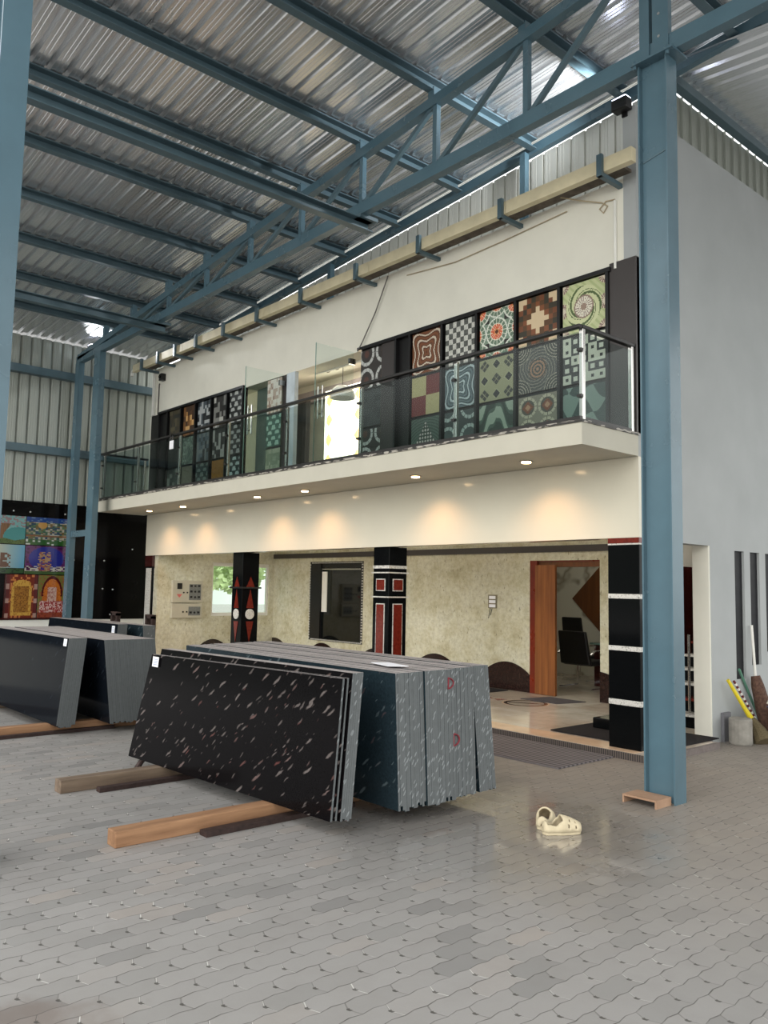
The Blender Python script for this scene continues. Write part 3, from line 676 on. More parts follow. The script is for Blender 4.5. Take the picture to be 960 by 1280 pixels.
# flat lamps on the porch and office ceilings
for i, (x, y, z) in enumerate(((-13.2,8.4,2.89),(-10.4,8.4,2.89),(-7.4,8.4,2.89),(-5.6,9.2,2.89),(-8.3,11.6,2.89),(-5.4,11.2,2.89))):
    d = thing('ceiling_lamp', 'flat white ceiling lamp ' + ['over the left end of the porch','over the middle of the porch','over the porch before the wooden door','over the porch by the stairs','inside the office','over the stairs'][i], 'lamp', (x,y,z-.02))
    MB().box(x-.6 if i < 3 else x-.3, x+.6 if i < 3 else x+.3, y-.15, y+.15, z-.02, z+.008).build('diffuser', M['porch_glow'], d)

# ------------------------------------------------------------------ tile display on the upper front
fr = thing('tile_display_frame', 'black display frame holding patterned tiles, right of the balcony doors', 'display frame', (-6.6,YF,3.19))
def frame(parent, xa, xb, cols):
    mb = MB(); mb.box(xa, xb, YF+.02, YF+.06, 3.19, 4.945); mb.build('back_board', M['black'], parent)
    mb = MB(); mb.box(xa-.02, xb+.02, YF-.05, YF+.02, 4.935, 4.98); mb.build('top_rail', M['black'], parent)
    for x in cols:
        mb = MB(); mb.box(x-.018, x+.018, YF-.045, YF+.02, 3.19, 4.935); mb.build('mullion', M['black'], parent)
frame(fr, -8.86, -4.76, (-8.075, -7.8, -7.205, -6.615, -6.01, -5.395, -4.78))
mb = MB(); mb.box(-8.375, -8.08, YF-.02, YF+.02, 3.19, 4.935); mb.build('side_panel', M['dark_panel'], fr)
fr2 = thing('tile_display_frame', 'black display frame holding mosaic tiles, left of the balcony doors', 'display frame', (-13.4,YF,3.19))
frame(fr2, -15.1, -11.94, (-14.72, -14.165, -13.6, -13.02, -12.47, -11.95))
mb = MB(); mb.box(-15.42, -15.1, YF-.03, YF+.06, 3.19, 4.945); mb.build('side_panel', M['black'], fr2)
mb = MB(); mb.box(-4.76, -4.45, YF-.02, YF+.05, 3.19, 5.02); struct(mb, 'trim_7', M['dark_panel'])

def lat(u, v, n=1):   # coordinates inside a repeated cell, centred
    return ((u*n) % 1)-.5, ((v*n) % 1)-.5
def pol(x, y): return math.hypot(x, y), math.atan2(y, x)
def hsh(i, j, s=0):
    random.seed((i*7349 + j*91193 + s*1013) & 0xffffff); return random.random()
def t_rings(u, v):
    x, y = lat(u*.82+.1, v+.12, 1.5); r, a = pol(x, y)
    if .33 < r < .46: return (186,188,184) if (a*6/math.pi) % 1 > .12 else (110,110,110)
    if r < .14: return (88,60,52)
    return (58,54,52)
def t_wave(cols):
    def f(u, v):
        x, y = u-.5, v-.5; r, a = pol(x, y); q = min(r*(1+.22*math.cos(4*a)), 1.02-.8*math.hypot(.5-abs(x), .5-abs(y)))
        k = int(q*24); return cols[k % len(cols)]
    return f
def t_check(u, v):
    i, j = int(u*8), int(v*8); n = hsh(int(u*40), int(v*40), 3)*30
    return (206-n,206-n,198-n) if (i+j) % 2 else (66+n,68+n,64+n)
def t_rosette(u, v):
    x, y = lat(u, v, 1.0); best = None
    for cx, cy in ((0,0),(.5,.5),(-.5,.5),(.5,-.5),(-.5,-.5),(0,1),(.62,0),(-.62,0),(0,.62),(0,-.62)):
        r, a = pol(x-cx, y-cy)
        if best is None or r < best[0]: best = (r, a)
    r, a = best; s = (a*8/math.pi) % 1
    if r < .045: return (80,34,24)
    if r < .075: return (214,150,96)
    if r < .17: return (206,96,58) if s > .18 else (226,218,196)
    if r < .19: return (222,222,206)
    if r < .28: return (98,120,100) if s > .18 else (214,216,200)
    if r < .31: return (216,220,208)
    return (34,30,28) if (abs(x) > .22 and abs(y) > .22) else (120,140,122)
def t_cross(u, v):
    i, j = int(u*9)-4, int(v*9)-4; d = abs(i)+abs(j)
    if (abs(i) <= 0 and abs(j) <= 2) or (abs(i) <= 1 and abs(j) <= 1) or (abs(i) <= 2 and j == 0): return (206,184,150)
    if abs(i) >= 3 and abs(j) >= 3 and d >= 7: return (206,184,150)
    if d in (3,4): return (88,60,36) if (i+j) % 3 else (124,74,44)
    return (54,50,38) if (i+2*j) % 3 else (112,66,40)
def t_swirl(u, v):
    x, y = u-.5, v-.5; r, a = pol(x, y)
    if r < .07: return (150,128,112)
    if r < .2: return (214,208,190) if ((a*10/math.pi) % 1) > .25 else (126,102,96)
    if r < .23: return (138,116,104)
    if r < .42:
        k = ((a/(2*math.pi))*3+r*5.5) % 1
        return (74,94,52) if k < .26 or .42 < k < .5 else (196,200,156)
    for cx in (0, 1):
        for cy in (0, .5, 1):
            q, b = pol(u-cx, v-cy)
            if q < .07: return (206,196,176)
            if q < .15: return (132,106,100) if ((b*8/math.pi) % 1) > .3 else (206,196,172)
    s = (math.sin((x+y)*38)+1)/2
    return (186,192,146) if s > .4 else (168,178,128)
def t_lattice(u, v):
    x, y = u-.5, v-.5; p, q = (x+y)*1.0, (x-y)*1.0
    P, Q = ((p*1.45+.5) % 1)-.5, ((q*1.45+.5) % 1)-.5
    if abs(P) < .2 and abs(Q) < .2: return (60,60,52) if abs(P) > .02 and abs(Q) > .02 else (150,146,110)
    if abs(P) < .34 or abs(Q) < .34: return (158,156,120) if (abs(P) < .32 or abs(Q) < .32) else (190,188,150)
    return (36,36,34)
def t_dswirl(u, v):
    x, y = u-.5, v-.5; r, a = pol(x, y)
    if r < .24:
        k = int(r*26); return (62,64,60) if k % 2 else (164,124,96)
    for cx in (0, 1):
        for cy in (0, 1):
            q, b = pol(u-cx, v-cy)
            if q < .34: return (172,164,146) if (q*16) % 1 < .3 else (66,66,62)
    return (78,78,74) if (r*14+a*.9) % 1 > .25 else (140,134,122)
def t_squares(u, v):
    i, j = int(u*5), int(v*5); x, y = lat(u, v, 5); m_ = max(abs(x), abs(y))
    big = (i*2+j) % 4 == 0 or (i+j) % 3 == 0
    if big: return (30,32,32) if m_ < .2 else (206,208,190)
    return (210,212,196) if m_ < .24 else (44,46,46)
def t_quad(u, v):
    a = (u > .5) != (v > .5); n = hsh(int(u*30), int(v*30))*10
    return (118-n,44-n,36) if not a else (190-n,178-n,130-n)
def t_floral(u, v):
    x = u-.5; r, a = pol(x, v)
    if v < .9-abs(x)*1.6 and v > .05: return (206,196,190) if ((u*11) % 1-.5)**2+((v*11) % 1-.5)**2 < .1 else (66,76,68)
    return (92,110,98) if (r*14) % 1 > .5 else (70,84,78)
def t_teal(u, v):
    x, y = lat(u+.25, v, 1.4); r, a = pol(x, y)
    if .3 < r < .42: return (178,190,184) if (a*7/math.pi) % 1 > .15 else (70,80,80)
    return (58,66,66) if r > .42 else (74,84,84)
def t_leaf(u, v):
    x = abs(u-.5); k = math.sin(v*9+x*14+math.sin(u*17)*.8); return (170,184,166) if k > .35 else ((84,104,90) if k > -.4 else (56,70,62))
def t_medal(u, v):
    x, y = lat(u, v, 2); r, a = pol(x, y)
    if abs(x)+abs(y) < .16: return (196,150,116)
    if abs(x)+abs(y) < .3: return (142,82,58)
    if .34 < r < .47: return (206,196,172) if ((a*6/math.pi) % 1) > .12 else (120,112,98)
    return (96,92,82) if r < .34 else (150,142,126)
def t_puzzle(u, v):
    k = math.sin(u*11)+math.sin(v*11+1.2*math.sin(u*9)); return (140,160,150) if k > 0 else (66,84,80)
def t_brick(u, v):
    j = int(v*6); i = int(u*3+(j % 2)*.5); n = hsh(i, j, 5)*26; return (40+n,42+n,42+n)
def t_mos(nx, ny, pal, seed):
    def f(u, v):
        i, j = int(u*nx), int(v*ny); h = hsh(i, j, seed); h2 = hsh(i//2, j//2, seed+1)
        return pal[int((h*.65+h2*.35)*len(pal)) % len(pal)]
    return f
def t_hex(base, hi):
    def f(u, v):
        j = int(v*6); x = (u*2+(j % 2)*.5) % 1; y = (v*6) % 1; return hi if abs(x-.5) < .3-.25*abs(y-.5) and y > .3 else base
    return f
def t_plain(col, n=14):
    def f(u, v):
        k = hsh(int(u*24), int(v*24), 9)*n; return tuple(c-k for c in col)
    return f
ROWS = [(4.37,4.925), (3.825,4.335), (3.27,3.785)]
COLS = [(-8.83,-8.39), (-7.765,-7.235), (-7.157,-6.645), (-6.576,-6.044), (-5.975,-5.432), (-5.356,-4.815)]
TD = [
 [(t_rings,'dark tile with pale ring pattern beside the plain brown panel'),(t_brick,'black brick-relief tile under the ring patterned tile'),(t_rings,'grey ring tile at the foot of the column beside the balcony doors')],
 [(t_wave([(96,56,34),(118,74,46),(88,50,32),(200,190,172)]),'brown tile with wavy cream quatrefoil lines'),(t_quad,'tile of four squares in maroon and khaki'),(t_floral,'grey green tile with a triangle of small pale flowers')],
 [(t_check,'black and white chequered tile on the top row'),(t_wave([(66,82,88),(98,116,122),(58,74,80),(186,200,202)]),'blue grey tile with wavy white quatrefoil lines'),(t_teal,'dark teal tile with pale rings below the blue wavy tile')],
 [(t_rosette,'white tile with orange and green rosettes'),(t_lattice,'olive lattice tile with small dark window squares'),(t_leaf,'grey green leaf patterned tile under the olive lattice tile')],
 [(t_cross,'brown stepped-cross tile on the top row'),(t_dswirl,'dark tile with swirling concentric circles'),(t_medal,'tile with brown diamonds in white rings')],
 [(t_swirl,'pale green tile with a green swirl round a white wheel'),(t_squares,'black and white tile of nested squares'),(t_puzzle,'grey green tile of interlocking curved shapes')]]
for (xa, xb), col in zip(COLS, TD):
    for (za, zb), (fn, lab) in zip(ROWS, col):
        o = cgrid('display_tile', (xa, YF-.012, za), (1,0,0), (0,0,1), xb-xa, zb-za, 60, 60, fn, [M['tile'], M['tile_side']], .03)
        tag(o, lab, 'tile', 'display tiles on the upper front')
G_ = [(40,42,42),(70,72,70),(28,30,30),(140,142,138),(52,56,52),(180,180,174)]
B_ = [(150,108,60),(110,74,40),(64,44,30),(190,150,96),(84,58,38)]
DK = [(30,30,28),(50,44,34),(66,60,44),(38,38,34),(84,78,58)]
COL2 = [(-14.66,-14.245), (-14.085,-13.675), (-13.53,-13.09), (-12.95,-12.54), (-12.4,-11.98)]
TL = [
 [(t_mos(7,7,DK,1),'very dark brown mosaic tile at the far left top'),(t_plain((44,48,46)),'plain dark tile behind the padlock'),(t_mos(4,6,[(40,46,44),(62,70,66),(120,126,118),(46,52,50)],2),'dark mosaic tile with a few pale chips at far left bottom')],
 [(t_mos(5,6,B_,3),'golden brown block mosaic tile'),(t_mos(14,16,[(92,108,98),(70,84,76),(118,134,122)],4),'grey green pebble tile under the golden tile'),(t_plain((120,118,104)),'plain grey beige tile under the pebble tile')],
 [(t_mos(7,8,[(46,50,54),(70,78,84),(30,32,34),(160,164,164),(92,100,104)],5),'blue grey block mosaic tile with pale squares'),(t_mos(6,7,[(42,50,56),(80,92,98),(110,116,116),(34,38,40)],6),'dark blue grey mosaic tile in the middle row'),(t_hex((52,62,60),(110,122,116)),'dark tile with rows of pale lozenges')],
 [(t_mos(6,6,[(48,46,44),(40,38,36),(120,120,116),(170,170,164),(60,60,58)],7),'black mosaic tile with white squares on the top row'),(t_mos(6,7,[(36,36,36),(48,48,46),(150,152,146),(30,30,30)],8),'black mosaic tile with scattered white squares'),(t_plain((150,108,52)),'plain golden tile on the bottom row')],
 [(t_hex((40,42,42),(164,168,164)),'black tile with white scale pattern on the top row'),(t_hex((44,46,46),(150,154,150)),'black tile with white scale pattern in the middle row'),(t_hex((40,52,52),(170,186,182)),'teal black tile with wide white bars on the bottom row')]]
for (xa, xb), col in zip(COL2, TL):
    for (za, zb), (fn, lab) in zip(ROWS, col):
        tag(cgrid('display_tile', (xa, YF-.012, za), (1,0,0), (0,0,1), xb-xa, zb-za, 28, 28, fn, [M['tile'], M['tile_side']], .03), lab, 'tile', 'display tiles on the upper front')
fr3 = thing('tile_display_frame', 'narrow display panel of three pale tiles beside the open glass door', 'display frame', (-11.0,YF,3.19))
mb = MB(); mb.box(-11.24, -10.66, YF+.02, YF+.06, 3.19, 4.945); mb.build('back_board', M['dark_panel'], fr3)
for (za, zb), (fn, lab) in zip(ROWS, [(t_mos(10,10,[(196,190,178),(170,150,134),(206,200,190),(140,112,98)],11),'pale floral tile by the open glass door'),(t_hex((70,104,92),(176,206,190)),'green tile with pale lozenges by the open glass door'),(t_mos(8,8,[(170,174,150),(150,156,132),(190,190,166)],12),'pale khaki tile at the foot of the narrow display')]):
    tag(cgrid('display_tile', (-11.216, YF-.012, za), (1,0,0), (0,0,1), .41, zb-za, 28, 28, fn, [M['tile'], M['tile_side']], .03), lab, 'tile', 'display tiles on the upper front')
mb = MB(); mb.box(-10.66, -10.44, YF-.02, YF+.05, 3.19, 4.945); struct(mb, 'door_jamb', mat('blue_white_jamb', (196,206,212), .4))
mb = MB(); mb.box(-11.96, -11.22, YF+.0, YF+.01, 3.19, 4.945); tag(mb.build('glass_partition', M['glass']), 'fixed grey-green glass panel between the white scale tiles and the narrow display', 'glass panel')
mb = MB(); mb.box(-11.94, -11.24, YF+.25, YF+.29, 3.19, 4.945); struct(mb, 'wall_display_recess', mat('grey_recess', (120,134,130), .6))

# glass doors and showroom contents
for i, x in enumerate((-10.74, -8.98)):
    ya = 6.53 if i == 0 else 6.56
    d = struct_root('door_%d' % (i+2), ['frameless glass door swung out beside the narrow display, with bar handles','frameless glass door swung out beside the ring patterned tiles'][i], (x,7.22,3.2))
    mb = MB(); mb.box(x-.005, x+.005, ya, 7.22, 3.2, 4.945); mb.build('pane', M['glass_clear'], d)
    mb = MB(); mb.box(x-.006, x+.006, ya-.006, ya, 3.2, 4.945); mb.build('polished_edge', M['glass_edge'], d)
    for sx in (-.05, .05):
        mb = MB(); mb.tube([(x+sx,ya+.09,3.9),(x+sx,ya+.09,4.35)], .013, 10)
        for z in (3.96, 4.29): mb.tube([(x+sx,ya+.09,z),(x,ya+.09,z)], .008, 8)
        mb.build('bar_handle', M['steelss'], d)
    mb = MB()
    for z in (3.3, 4.8): mb.box(x-.02, x+.02, 7.14, 7.245, z-.04, z+.04)
    mb.build('hinge', M['steelss'], d)
def t_glow(u, v):
    for cx in (.12, .88):
        d = abs(u-cx)/.09+abs(((v*5) % 1)-.5)/.36
        if d < 1: return (236,190,110)
        if abs(u-cx) < .008: return (226,206,160)
    if abs(v-.3) < .005: return (150,140,120)
    return (255,246,222)
gp = cgrid('backlit_panel', (-11.7, 8.78, 3.3), (1,0,0), (0,0,1), 1.06, 1.8, 40, 60, t_glow, [M['glow_tile'], M['tile_side']], .05)
tag(gp, 'glowing backlit onyx panel with amber diamonds inside the showroom', 'light panel')
mb = MB()
pts = [(-12.45+.045*i, 8.6+(.03 if i % 2 else -.03)) for i in range(12)]
for a, b in zip(pts, pts[1:]): mb.hexa([(a[0],a[1],3.2),(b[0],b[1],3.2),(b[0],b[1]+.01,3.2),(a[0],a[1]+.01,3.2),(a[0],a[1],5.0),(b[0],b[1],5.0),(b[0],b[1]+.01,5.0),(a[0],a[1]+.01,5.0)])
tag(mb.build('curtain', M['curtain'], smooth=False), 'dark pleated curtain hanging inside the showroom', 'curtain')
gl = thing('pendant_lamp', 'white opal dome pendant inside the showroom', 'lamp', (-10.0,7.85,4.55))
mb = MB(); mb.lathe((-10.02,7.85,4.55), [(.02,.2),(.1,.19),(.17,.13),(.2,.05),(.2,0),(.19,0),(.16,.12),(.09,.175),(.02,.185)], 24); mb.build('shade', M['globe'], gl, smooth=True)
mb = MB(); mb.tube([(-10.02,7.85,4.73),(-10.02,7.85,5.34)], .006, 6); mb.build('cord', M['cable_dark'], gl)
for i, x in enumerate((-10.75, -10.5)):
    s = thing('track_spotlight', 'small black ceiling spotlight in the showroom, the %s one' % ['left','right'][i], 'lamp', (x,8.1,5.2))
    mb = MB(); mb.tube([(x,8.1,5.35),(x,8.1,5.26)], .012, 8); mb.build('stem', M['black'], s)
    mb = MB(); mb.tube([(x+.03,8.05,5.27),(x-.05,8.14,5.19)], .045, 12); mb.build('head', M['black'], s)
cl = thing('ceiling_lamp', 'bright flat ceiling lamp inside the showroom', 'lamp', (-10.3,8.2,5.32))
mb = MB(); mb.box(-11.4, -9.3, 8.2, 8.45, 5.325, 5.349); mb.build('diffuser', M['room_glow'], cl)

# ------------------------------------------------------------------ fittings on the upper wall
c = thing('security_camera', 'small black camera high on the left end of the white front wall', 'camera', (-14.98,YF,5.6))
mb = MB(); mb.box(-15.04, -14.92, 7.15, 7.249, 5.6, 5.74); mb.build('body', M['black'], c, bevel=.008)
mb = MB(); mb.lathe((-14.98, 7.15, 5.67), [(.03,0),(.03,-.02),(.02,-.02)], 12, axis='y'); mb.build('lens', M['dark_glass'], c)
mb = MB(); mb.tube([(-15.18,7.235,4.97),(-15.18,7.235,5.55),(-15.16,7.235,5.58)], .014, 8); tag(mb.build('conduit_pipe', M['cable_dark']), 'thin grey conduit running down the left end of the white wall', 'pipe')
mb = MB(); mb.box(-15.4, -15.3, 7.2, 7.248, 4.95, 5.86); tag(mb.build('downpipe', M['plastic_white']), 'white square downpipe at the left corner of the white wall', 'pipe')
mb = MB(); mb.tube([(-4.69,7.235,4.95),(-4.69,7.235,5.69)], .017, 8); tag(mb.build('conduit_pipe', M['plastic_white']), 'white conduit pipe on the wall above the plain brown panel', 'pipe')
mb = MB(); mb.tube([(-5.3,7.12,5.9),(-5.1,7.2,5.82),(-4.85,7.235,5.72),(-4.78,7.235,5.66),(-4.83,7.235,5.6),(-4.88,7.235,5.66),(-4.8,7.235,5.72),(-4.69,7.235,5.7)], .007, 6); tag(mb.build('loose_cable', M['cable']), 'looped beige cable above the white conduit pipe', 'cable')
mb = MB(); mb.tube([(-8.24,7.2,5.86),(-8.5,7.21,5.42),(-8.76,7.2,5.05),(-8.865,7.2,4.93)], .009, 6); tag(mb.build('loose_cable', M['cable_dark']), 'grey cable slanting from the gutter to the ring patterned tile', 'cable')
mb = MB(); mb.tube([(-7.9,7.235,5.78),(-7.0,7.235,5.7),(-6.2,7.235,5.73),(-5.3,7.235,5.78)], .006, 6); tag(mb.build('loose_cable', M['cable']), 'thin cable sagging along the top of the white wall', 'cable')
def floodlight(lab, x, y, z, aim, watts):
    c = thing('floodlight', lab, 'lamp', (x,y,z))
    MB().box(x-.09, x+.09, y-.06, y+.06, z, z+.12).build('housing', M['black'], c, bevel=.01)
    MB().box(x-.08, x+.08, y-.05, y+.05, z+.12, z+.13).build('lens', M['flood_glow'], c)
    MB().box(x-.03, x+.03, y+.05, y+.07, z-.04, z+.06).build('bracket', M['black'], c)
    ld = bpy.data.lights.new('floodlight_beam', 'SPOT'); ld.energy = watts; ld.color = (.94,.97,1); ld.spot_size = R(88); ld.spot_blend = 1; ld.shadow_soft_size = .08
    lo = bpy.data.objects.new('floodlight_beam', ld); COL.objects.link(lo); lo.parent = c; lo.location = (0,0,.16)
    lo.rotation_euler = Vector(aim).to_track_quat('-Z', 'Y').to_euler()
M['flood_glow'] = emit('floodlight_glow', (225,230,255), 12)
floodlight('black floodlight shining up from the parapet end next to the near column', -4.57, 7.18, 6.6, (-.965,-.17,.19), 560)
floodlight('black floodlight shining up at the far end of the roof truss', -15.9, 6.12, 6.16, (.95,.1,.24), 420)

# ------------------------------------------------------------------ porch pillars
def box_pillar(root, x0, x1, y0, y1, z0, z1, m, name='shaft'):
    b = MB(); b.box(x0, x1, y0, y1, z0, z1); return b.build(name, m, root, bevel=.004)
# main pillar at the right corner
p = thing('granite_pillar', 'wide black granite pillar with white speckled bands at the right porch corner', 'pillar', (-4.62,7.5,.07))
ZB = [.07, .49, .545, 1.022, 1.07, 1.538, 1.586, 2.092]
for a, b in ((.07,.49),(.545,1.022),(1.07,1.538),(1.586,2.075)): box_pillar(p, -4.81, -4.45, 7.25, 7.88, a, b, M['black_gloss'], 'block')
for a, b in ((.49,.545),(1.022,1.07),(1.538,1.586),(2.075,2.092)): box_pillar(p, -4.812, -4.448, 7.248, 7.882, a, b, M['white_granite'], 'band')
box_pillar(p, -4.812, -4.45, 7.248, 7.88, 2.092, 2.147, M['maroon'], 'capping')
# pillar 2 : squares and long red panels
p = thing('granite_pillar', 'black granite pillar with red square and long red panels, middle of the porch', 'pillar', (-8.37,7.46,.07))
xa, xb, ya, yb = -8.54, -8.22, 7.3, 7.62
box_pillar(p, xa, xb, ya, yb, .07, 2.147, M['black_gloss'])
for z0, z1, e in ((1.86,1.9,.004),(1.795,1.812,.02),(1.47,1.487,.02)):
    b = MB(); b.box(xa-e, xb+e, ya-e, yb+e, z0, z1); b.build('band', M['white_granite'], p)
for z0, z1, w, nm in ((1.57,1.71,.08,'square_panel'),(.62,1.38,.075,'long_panel')):
    for face in ('front', 'side'):
        f = MB(); r = MB(); e = .012
        if face == 'front':
            xm = (xa+xb)/2; f.box(xm-w-e, xm+w+e, ya-.008, ya, z0-e, z1+e); r.box(xm-w, xm+w, ya-.012, ya-.008, z0, z1)
        else:
            ym = (ya+yb)/2; f.box(xb, xb+.008, ym-w-e, ym+w+e, z0-e, z1+e); r.box(xb+.008, xb+.012, ym-w, ym+w, z0, z1)
        o = f.build(nm+'_border', M['white_granite'], p); r.build(nm, M['maroon'], o)
# pillar 1 : spear shapes
p = thing('granite_pillar', 'black granite pillar with red spearheads and round white medallions, left of the porch', 'pillar', (-12.05,7.46,.07))
xa, xb, ya, yb = -12.21, -11.89, 7.3, 7.62
box_pillar(p, xa, xb, ya, yb, .07, 2.147, M['black_gloss'])
b = MB(); b.box(xa-.035, xb+.035, ya-.035, yb+.035, 1.545, 1.572); b.build('band', M['rail'], p)
for face in ('front', 'side'):
    cc = (xa+xb)/2 if face == 'front' else (ya+yb)/2
    ax, c0, c1 = ('y', ya-.008, ya) if face == 'front' else ('x', xb, xb+.008)
    for poly in ([(cc-.08,1.572),(cc+.08,1.572),(cc,1.74)], [(cc-.07,1.22),(cc+.07,1.22),(cc,1.53)], [(cc-.07,1.0),(cc,.66),(cc+.07,1.0)]):
        b = MB(); b.prism(poly, ax, c0, c1); b.build('spearhead_inlay', M['maroon'], p)
    b = MB(); cpt = (cc, ya, 1.12) if face == 'front' else (xb, cc, 1.12)
    b.lathe(cpt, [(.085,0),(.085,-.01 if face == 'front' else .01),(.07,-.014 if face == 'front' else .014)], 24, axis=ax); b.build('medallion', M['white_granite'], p)
# left corner pilaster
p = thing('granite_pilaster', 'black bordered speckled granite pilaster with maroon top at the far left porch corner', 'pillar', (-15.3,7.4,.07))
box_pillar(p, -15.46, -15.17, 7.26, 7.56, .07, 2.147, M['black_gloss'])
b = MB(); b.box(-15.42, -15.2, 7.248, 7.26, .1, 1.9); b.box(-15.17, -15.158, 7.3, 7.52, .1, 1.9); b.build('speckled_panel', M['white_granite'], p)
b = MB(); b.box(-15.47, -15.155, 7.245, 7.565, 1.93, 2.147); b.build('capping', M['maroon_dark'], p)

# arched skirtings
for i, (xa, xb, h) in enumerate(((-15.35,-14.46,.5),(-13.62,-12.8,.49),(-12.0,-11.2,.49),(-10.5,-9.55,.51),(-8.92,-8.0,.5),(-6.77,-6.15,.5))):
    n = 16; xm = (xa+xb)/2; w = (xb-xa)/2; xa2, xb2 = max(xa, -14.99), min(xb, -6.56)
    poly = [(xa2,.07)]
    for k in range(n+1):
        x = xa2+(xb2-xa2)*k/n; q = (x-xm)/w if i != 5 else (x-(-6.9))/.6
        poly.append((x, .32+(h-.32)*math.cos(q*math.pi/2)**.8 if abs(q) < 1 else .32))
    poly.append((xb2,.07))
    mb = MB(); mb.prism(poly, 'y', 9.985, 9.999)
    tag(mb.build('arched_skirting', M['arch']), 'dark brown arched granite skirting, ' + ['in the left corner of the porch','under the dark window','behind the pillar with red panels','just right of the pillar with red panels','left of the wooden door','right of the wooden door'][i], 'skirting', 'arched skirtings on the back wall')
poly = [(8.15,.07)]+[(8.15+.8*k/14, .3+.2*math.sin(math.pi*k/14)) for k in range(15)]+[(8.95,.07)]
mb = MB(); mb.prism(poly, 'x', -14.999, -14.985); tag(mb.build('arched_skirting', M['arch']), 'dark brown arched granite skirting under the meter boxes', 'skirting', 'arched skirtings on the back wall')

# electric meter boxes
for i, (z0, z1) in enumerate(((1.235,1.67),(.93,1.215))):
    e = thing('meter_box', ['upper cream electric meter box with a black display on the porch end wall','lower cream electric meter box on the porch end wall'][i], 'meter box', (-15.0,7.92,z0))
    b = MB(); b.box(-15.0, -14.93, 7.59, 8.25, z0, z1); b.build('case', M['panel_box'], e, bevel=.008)
    b = MB(); b.box(-14.93, -14.925, 7.95, 8.21, z0+.05, z1-.07 if i == 0 else z1-.06); gw = b.build('meter_window', M['meter'], e)
    b = MB()
    for k in range(3 if i == 0 else 1):
        zz = z0+.09+k*.11; b.box(-14.925, -14.92, 7.97, 8.02, zz, zz+.04); b.box(-14.925, -14.92, 8.06, 8.1, zz, zz+.035); b.box(-14.925, -14.92, 8.14, 8.19, zz, zz+.04)
    b.build('breakers', M['black'], gw)
    if i == 0:
        b = MB(); b.box(-14.93, -14.92, 7.69, 7.79, 1.5, 1.615); b.build('display', M['black'], e)
        b = MB(); b.prism([(7.68,1.4),(7.8,1.4),(7.74,1.33)], 'x', -14.93, -14.926); tag(b.build('warning_mark', mat('red_print', (214,110,104), .6), e), 'red warning mark')
    b = MB()
    for yy in (7.83, 7.91): b.lathe((-14.93, yy, (z0+z1)/2-.02), [(.016,0),(.016,.012)], 10, axis='x')
    b.build('lock_knob', M['black'], e)
# switch plate board
s = thing('notice_plate', 'small white plate of three lines fixed on the stone wall left of the door', 'sign', (-8.76,9.98,1.31))
b = MB(); b.box(-8.85, -8.67, 9.988, 10.0, 1.31, 1.525); b.build('backing', mat('grey_plate', (120,112,90), .5), s)
b = MB()
for k in range(3): b.box(-8.825, -8.695, 9.982, 9.988, 1.325+k*.066, 1.325+k*.066+.048)
b.build('white_line', M['paper'], s)
b = MB(); b.tube([(-8.81,9.99,1.31),(-8.84,9.99,1.15)], .005, 5); b.tube([(-8.77,9.99,1.3),(-8.8,9.99,1.2)], .005, 5); tag(b.build('loose_wire', M['black'], s), 'two short black wires')

# door, frame and leaf
d = struct(MB().box(-8.0, -7.87, YW-.02, YW+.16, .07, 2.055).box(-7.87, -6.765, YW+.02, YW+.16, 2.035, 2.055), 'door_1', M['red_wood'])
b = MB(); b.box(-7.87, -7.83, YW-.06, YW+.0, .075, 1.985); b.box(-7.83, -7.5, YW-.065, YW-.02, .075, 1.985); b.build('door_leaf', M['teak'], d)
b = MB(); b.box(-7.87, -6.765, YW+.03, YW+.14, 1.96, 2.035); b.build('lintel', M['brown_ven'], d)
# office furniture
def office_chair(label, x, y, back_h, w):
    c = thing('office_chair', label, 'chair', (x,y,.07))
    b = MB(); b.box(x-w/2, x+w/2, y-.25, y+.25, .44, .52); b.build('seat', M['chair'], c, bevel=.03)
    b = MB(); b.hexa([(x-w/2,y-.3,.46),(x+w/2,y-.3,.46),(x+w/2,y-.23,.46),(x-w/2,y-.23,.46),(x-w*.46,y-.4,back_h),(x+w*.46,y-.4,back_h),(x+w*.46,y-.34,back_h),(x-w*.46,y-.34,back_h)]); b.build('backrest', M['chair'], c, bevel=.02)
    for sx in (-1, 1):
        b = MB(); xx = x+sx*(w/2+.03)
        b.tube([(xx,y-.32,.62),(xx,y-.2,.68),(xx,y+.1,.68),(xx,y+.2,.6),(xx,y+.2,.45)], .016, 8); b.build('armrest', M['chrome'], c)
        b = MB(); b.tube([(xx,y+.2,.45),(xx,y+.22,.1),(xx,y+.18,.09),(xx,y-.3,.09)], .014, 8); b.build('leg', M['chrome'], c)
    return c
office_chair('black office chair with chrome arms just inside the wooden door', -7.88, 11.25, .98, .56)
office_chair('high-backed black office chair behind the desk', -8.58, 12.2, 1.16, .42)
k = thing('office_desk', 'dark wooden office desk with glass top inside the office', 'desk', (-7.2,11.9,.07))
b = MB(); b.box(-8.05, -6.45, 11.6, 12.1, .74, .77); b.build('desktop', M['glass_edge'], k)
b = MB(); b.box(-8.0, -6.5, 11.65, 11.71, .07, .74); b.box(-8.0, -7.95, 11.71, 12.05, .07, .74); b.box(-6.55, -6.5, 11.71, 12.05, .07, .74); b.build('pedestal', M['maroon_dark'], k)
k = thing('monitor', 'black monitor on the office desk', 'monitor', (-7.75,11.85,.77))
b = MB(); b.box(-8.0, -7.5, 11.83, 11.86, .84, 1.17); b.build('screen', M['black'], k, bevel=.005)
b = MB(); b.box(-7.79, -7.71, 11.85, 11.88, .78, .95); b.box(-7.88, -7.62, 11.77, 11.95, .77, .785); b.build('stand', M['black'], k)

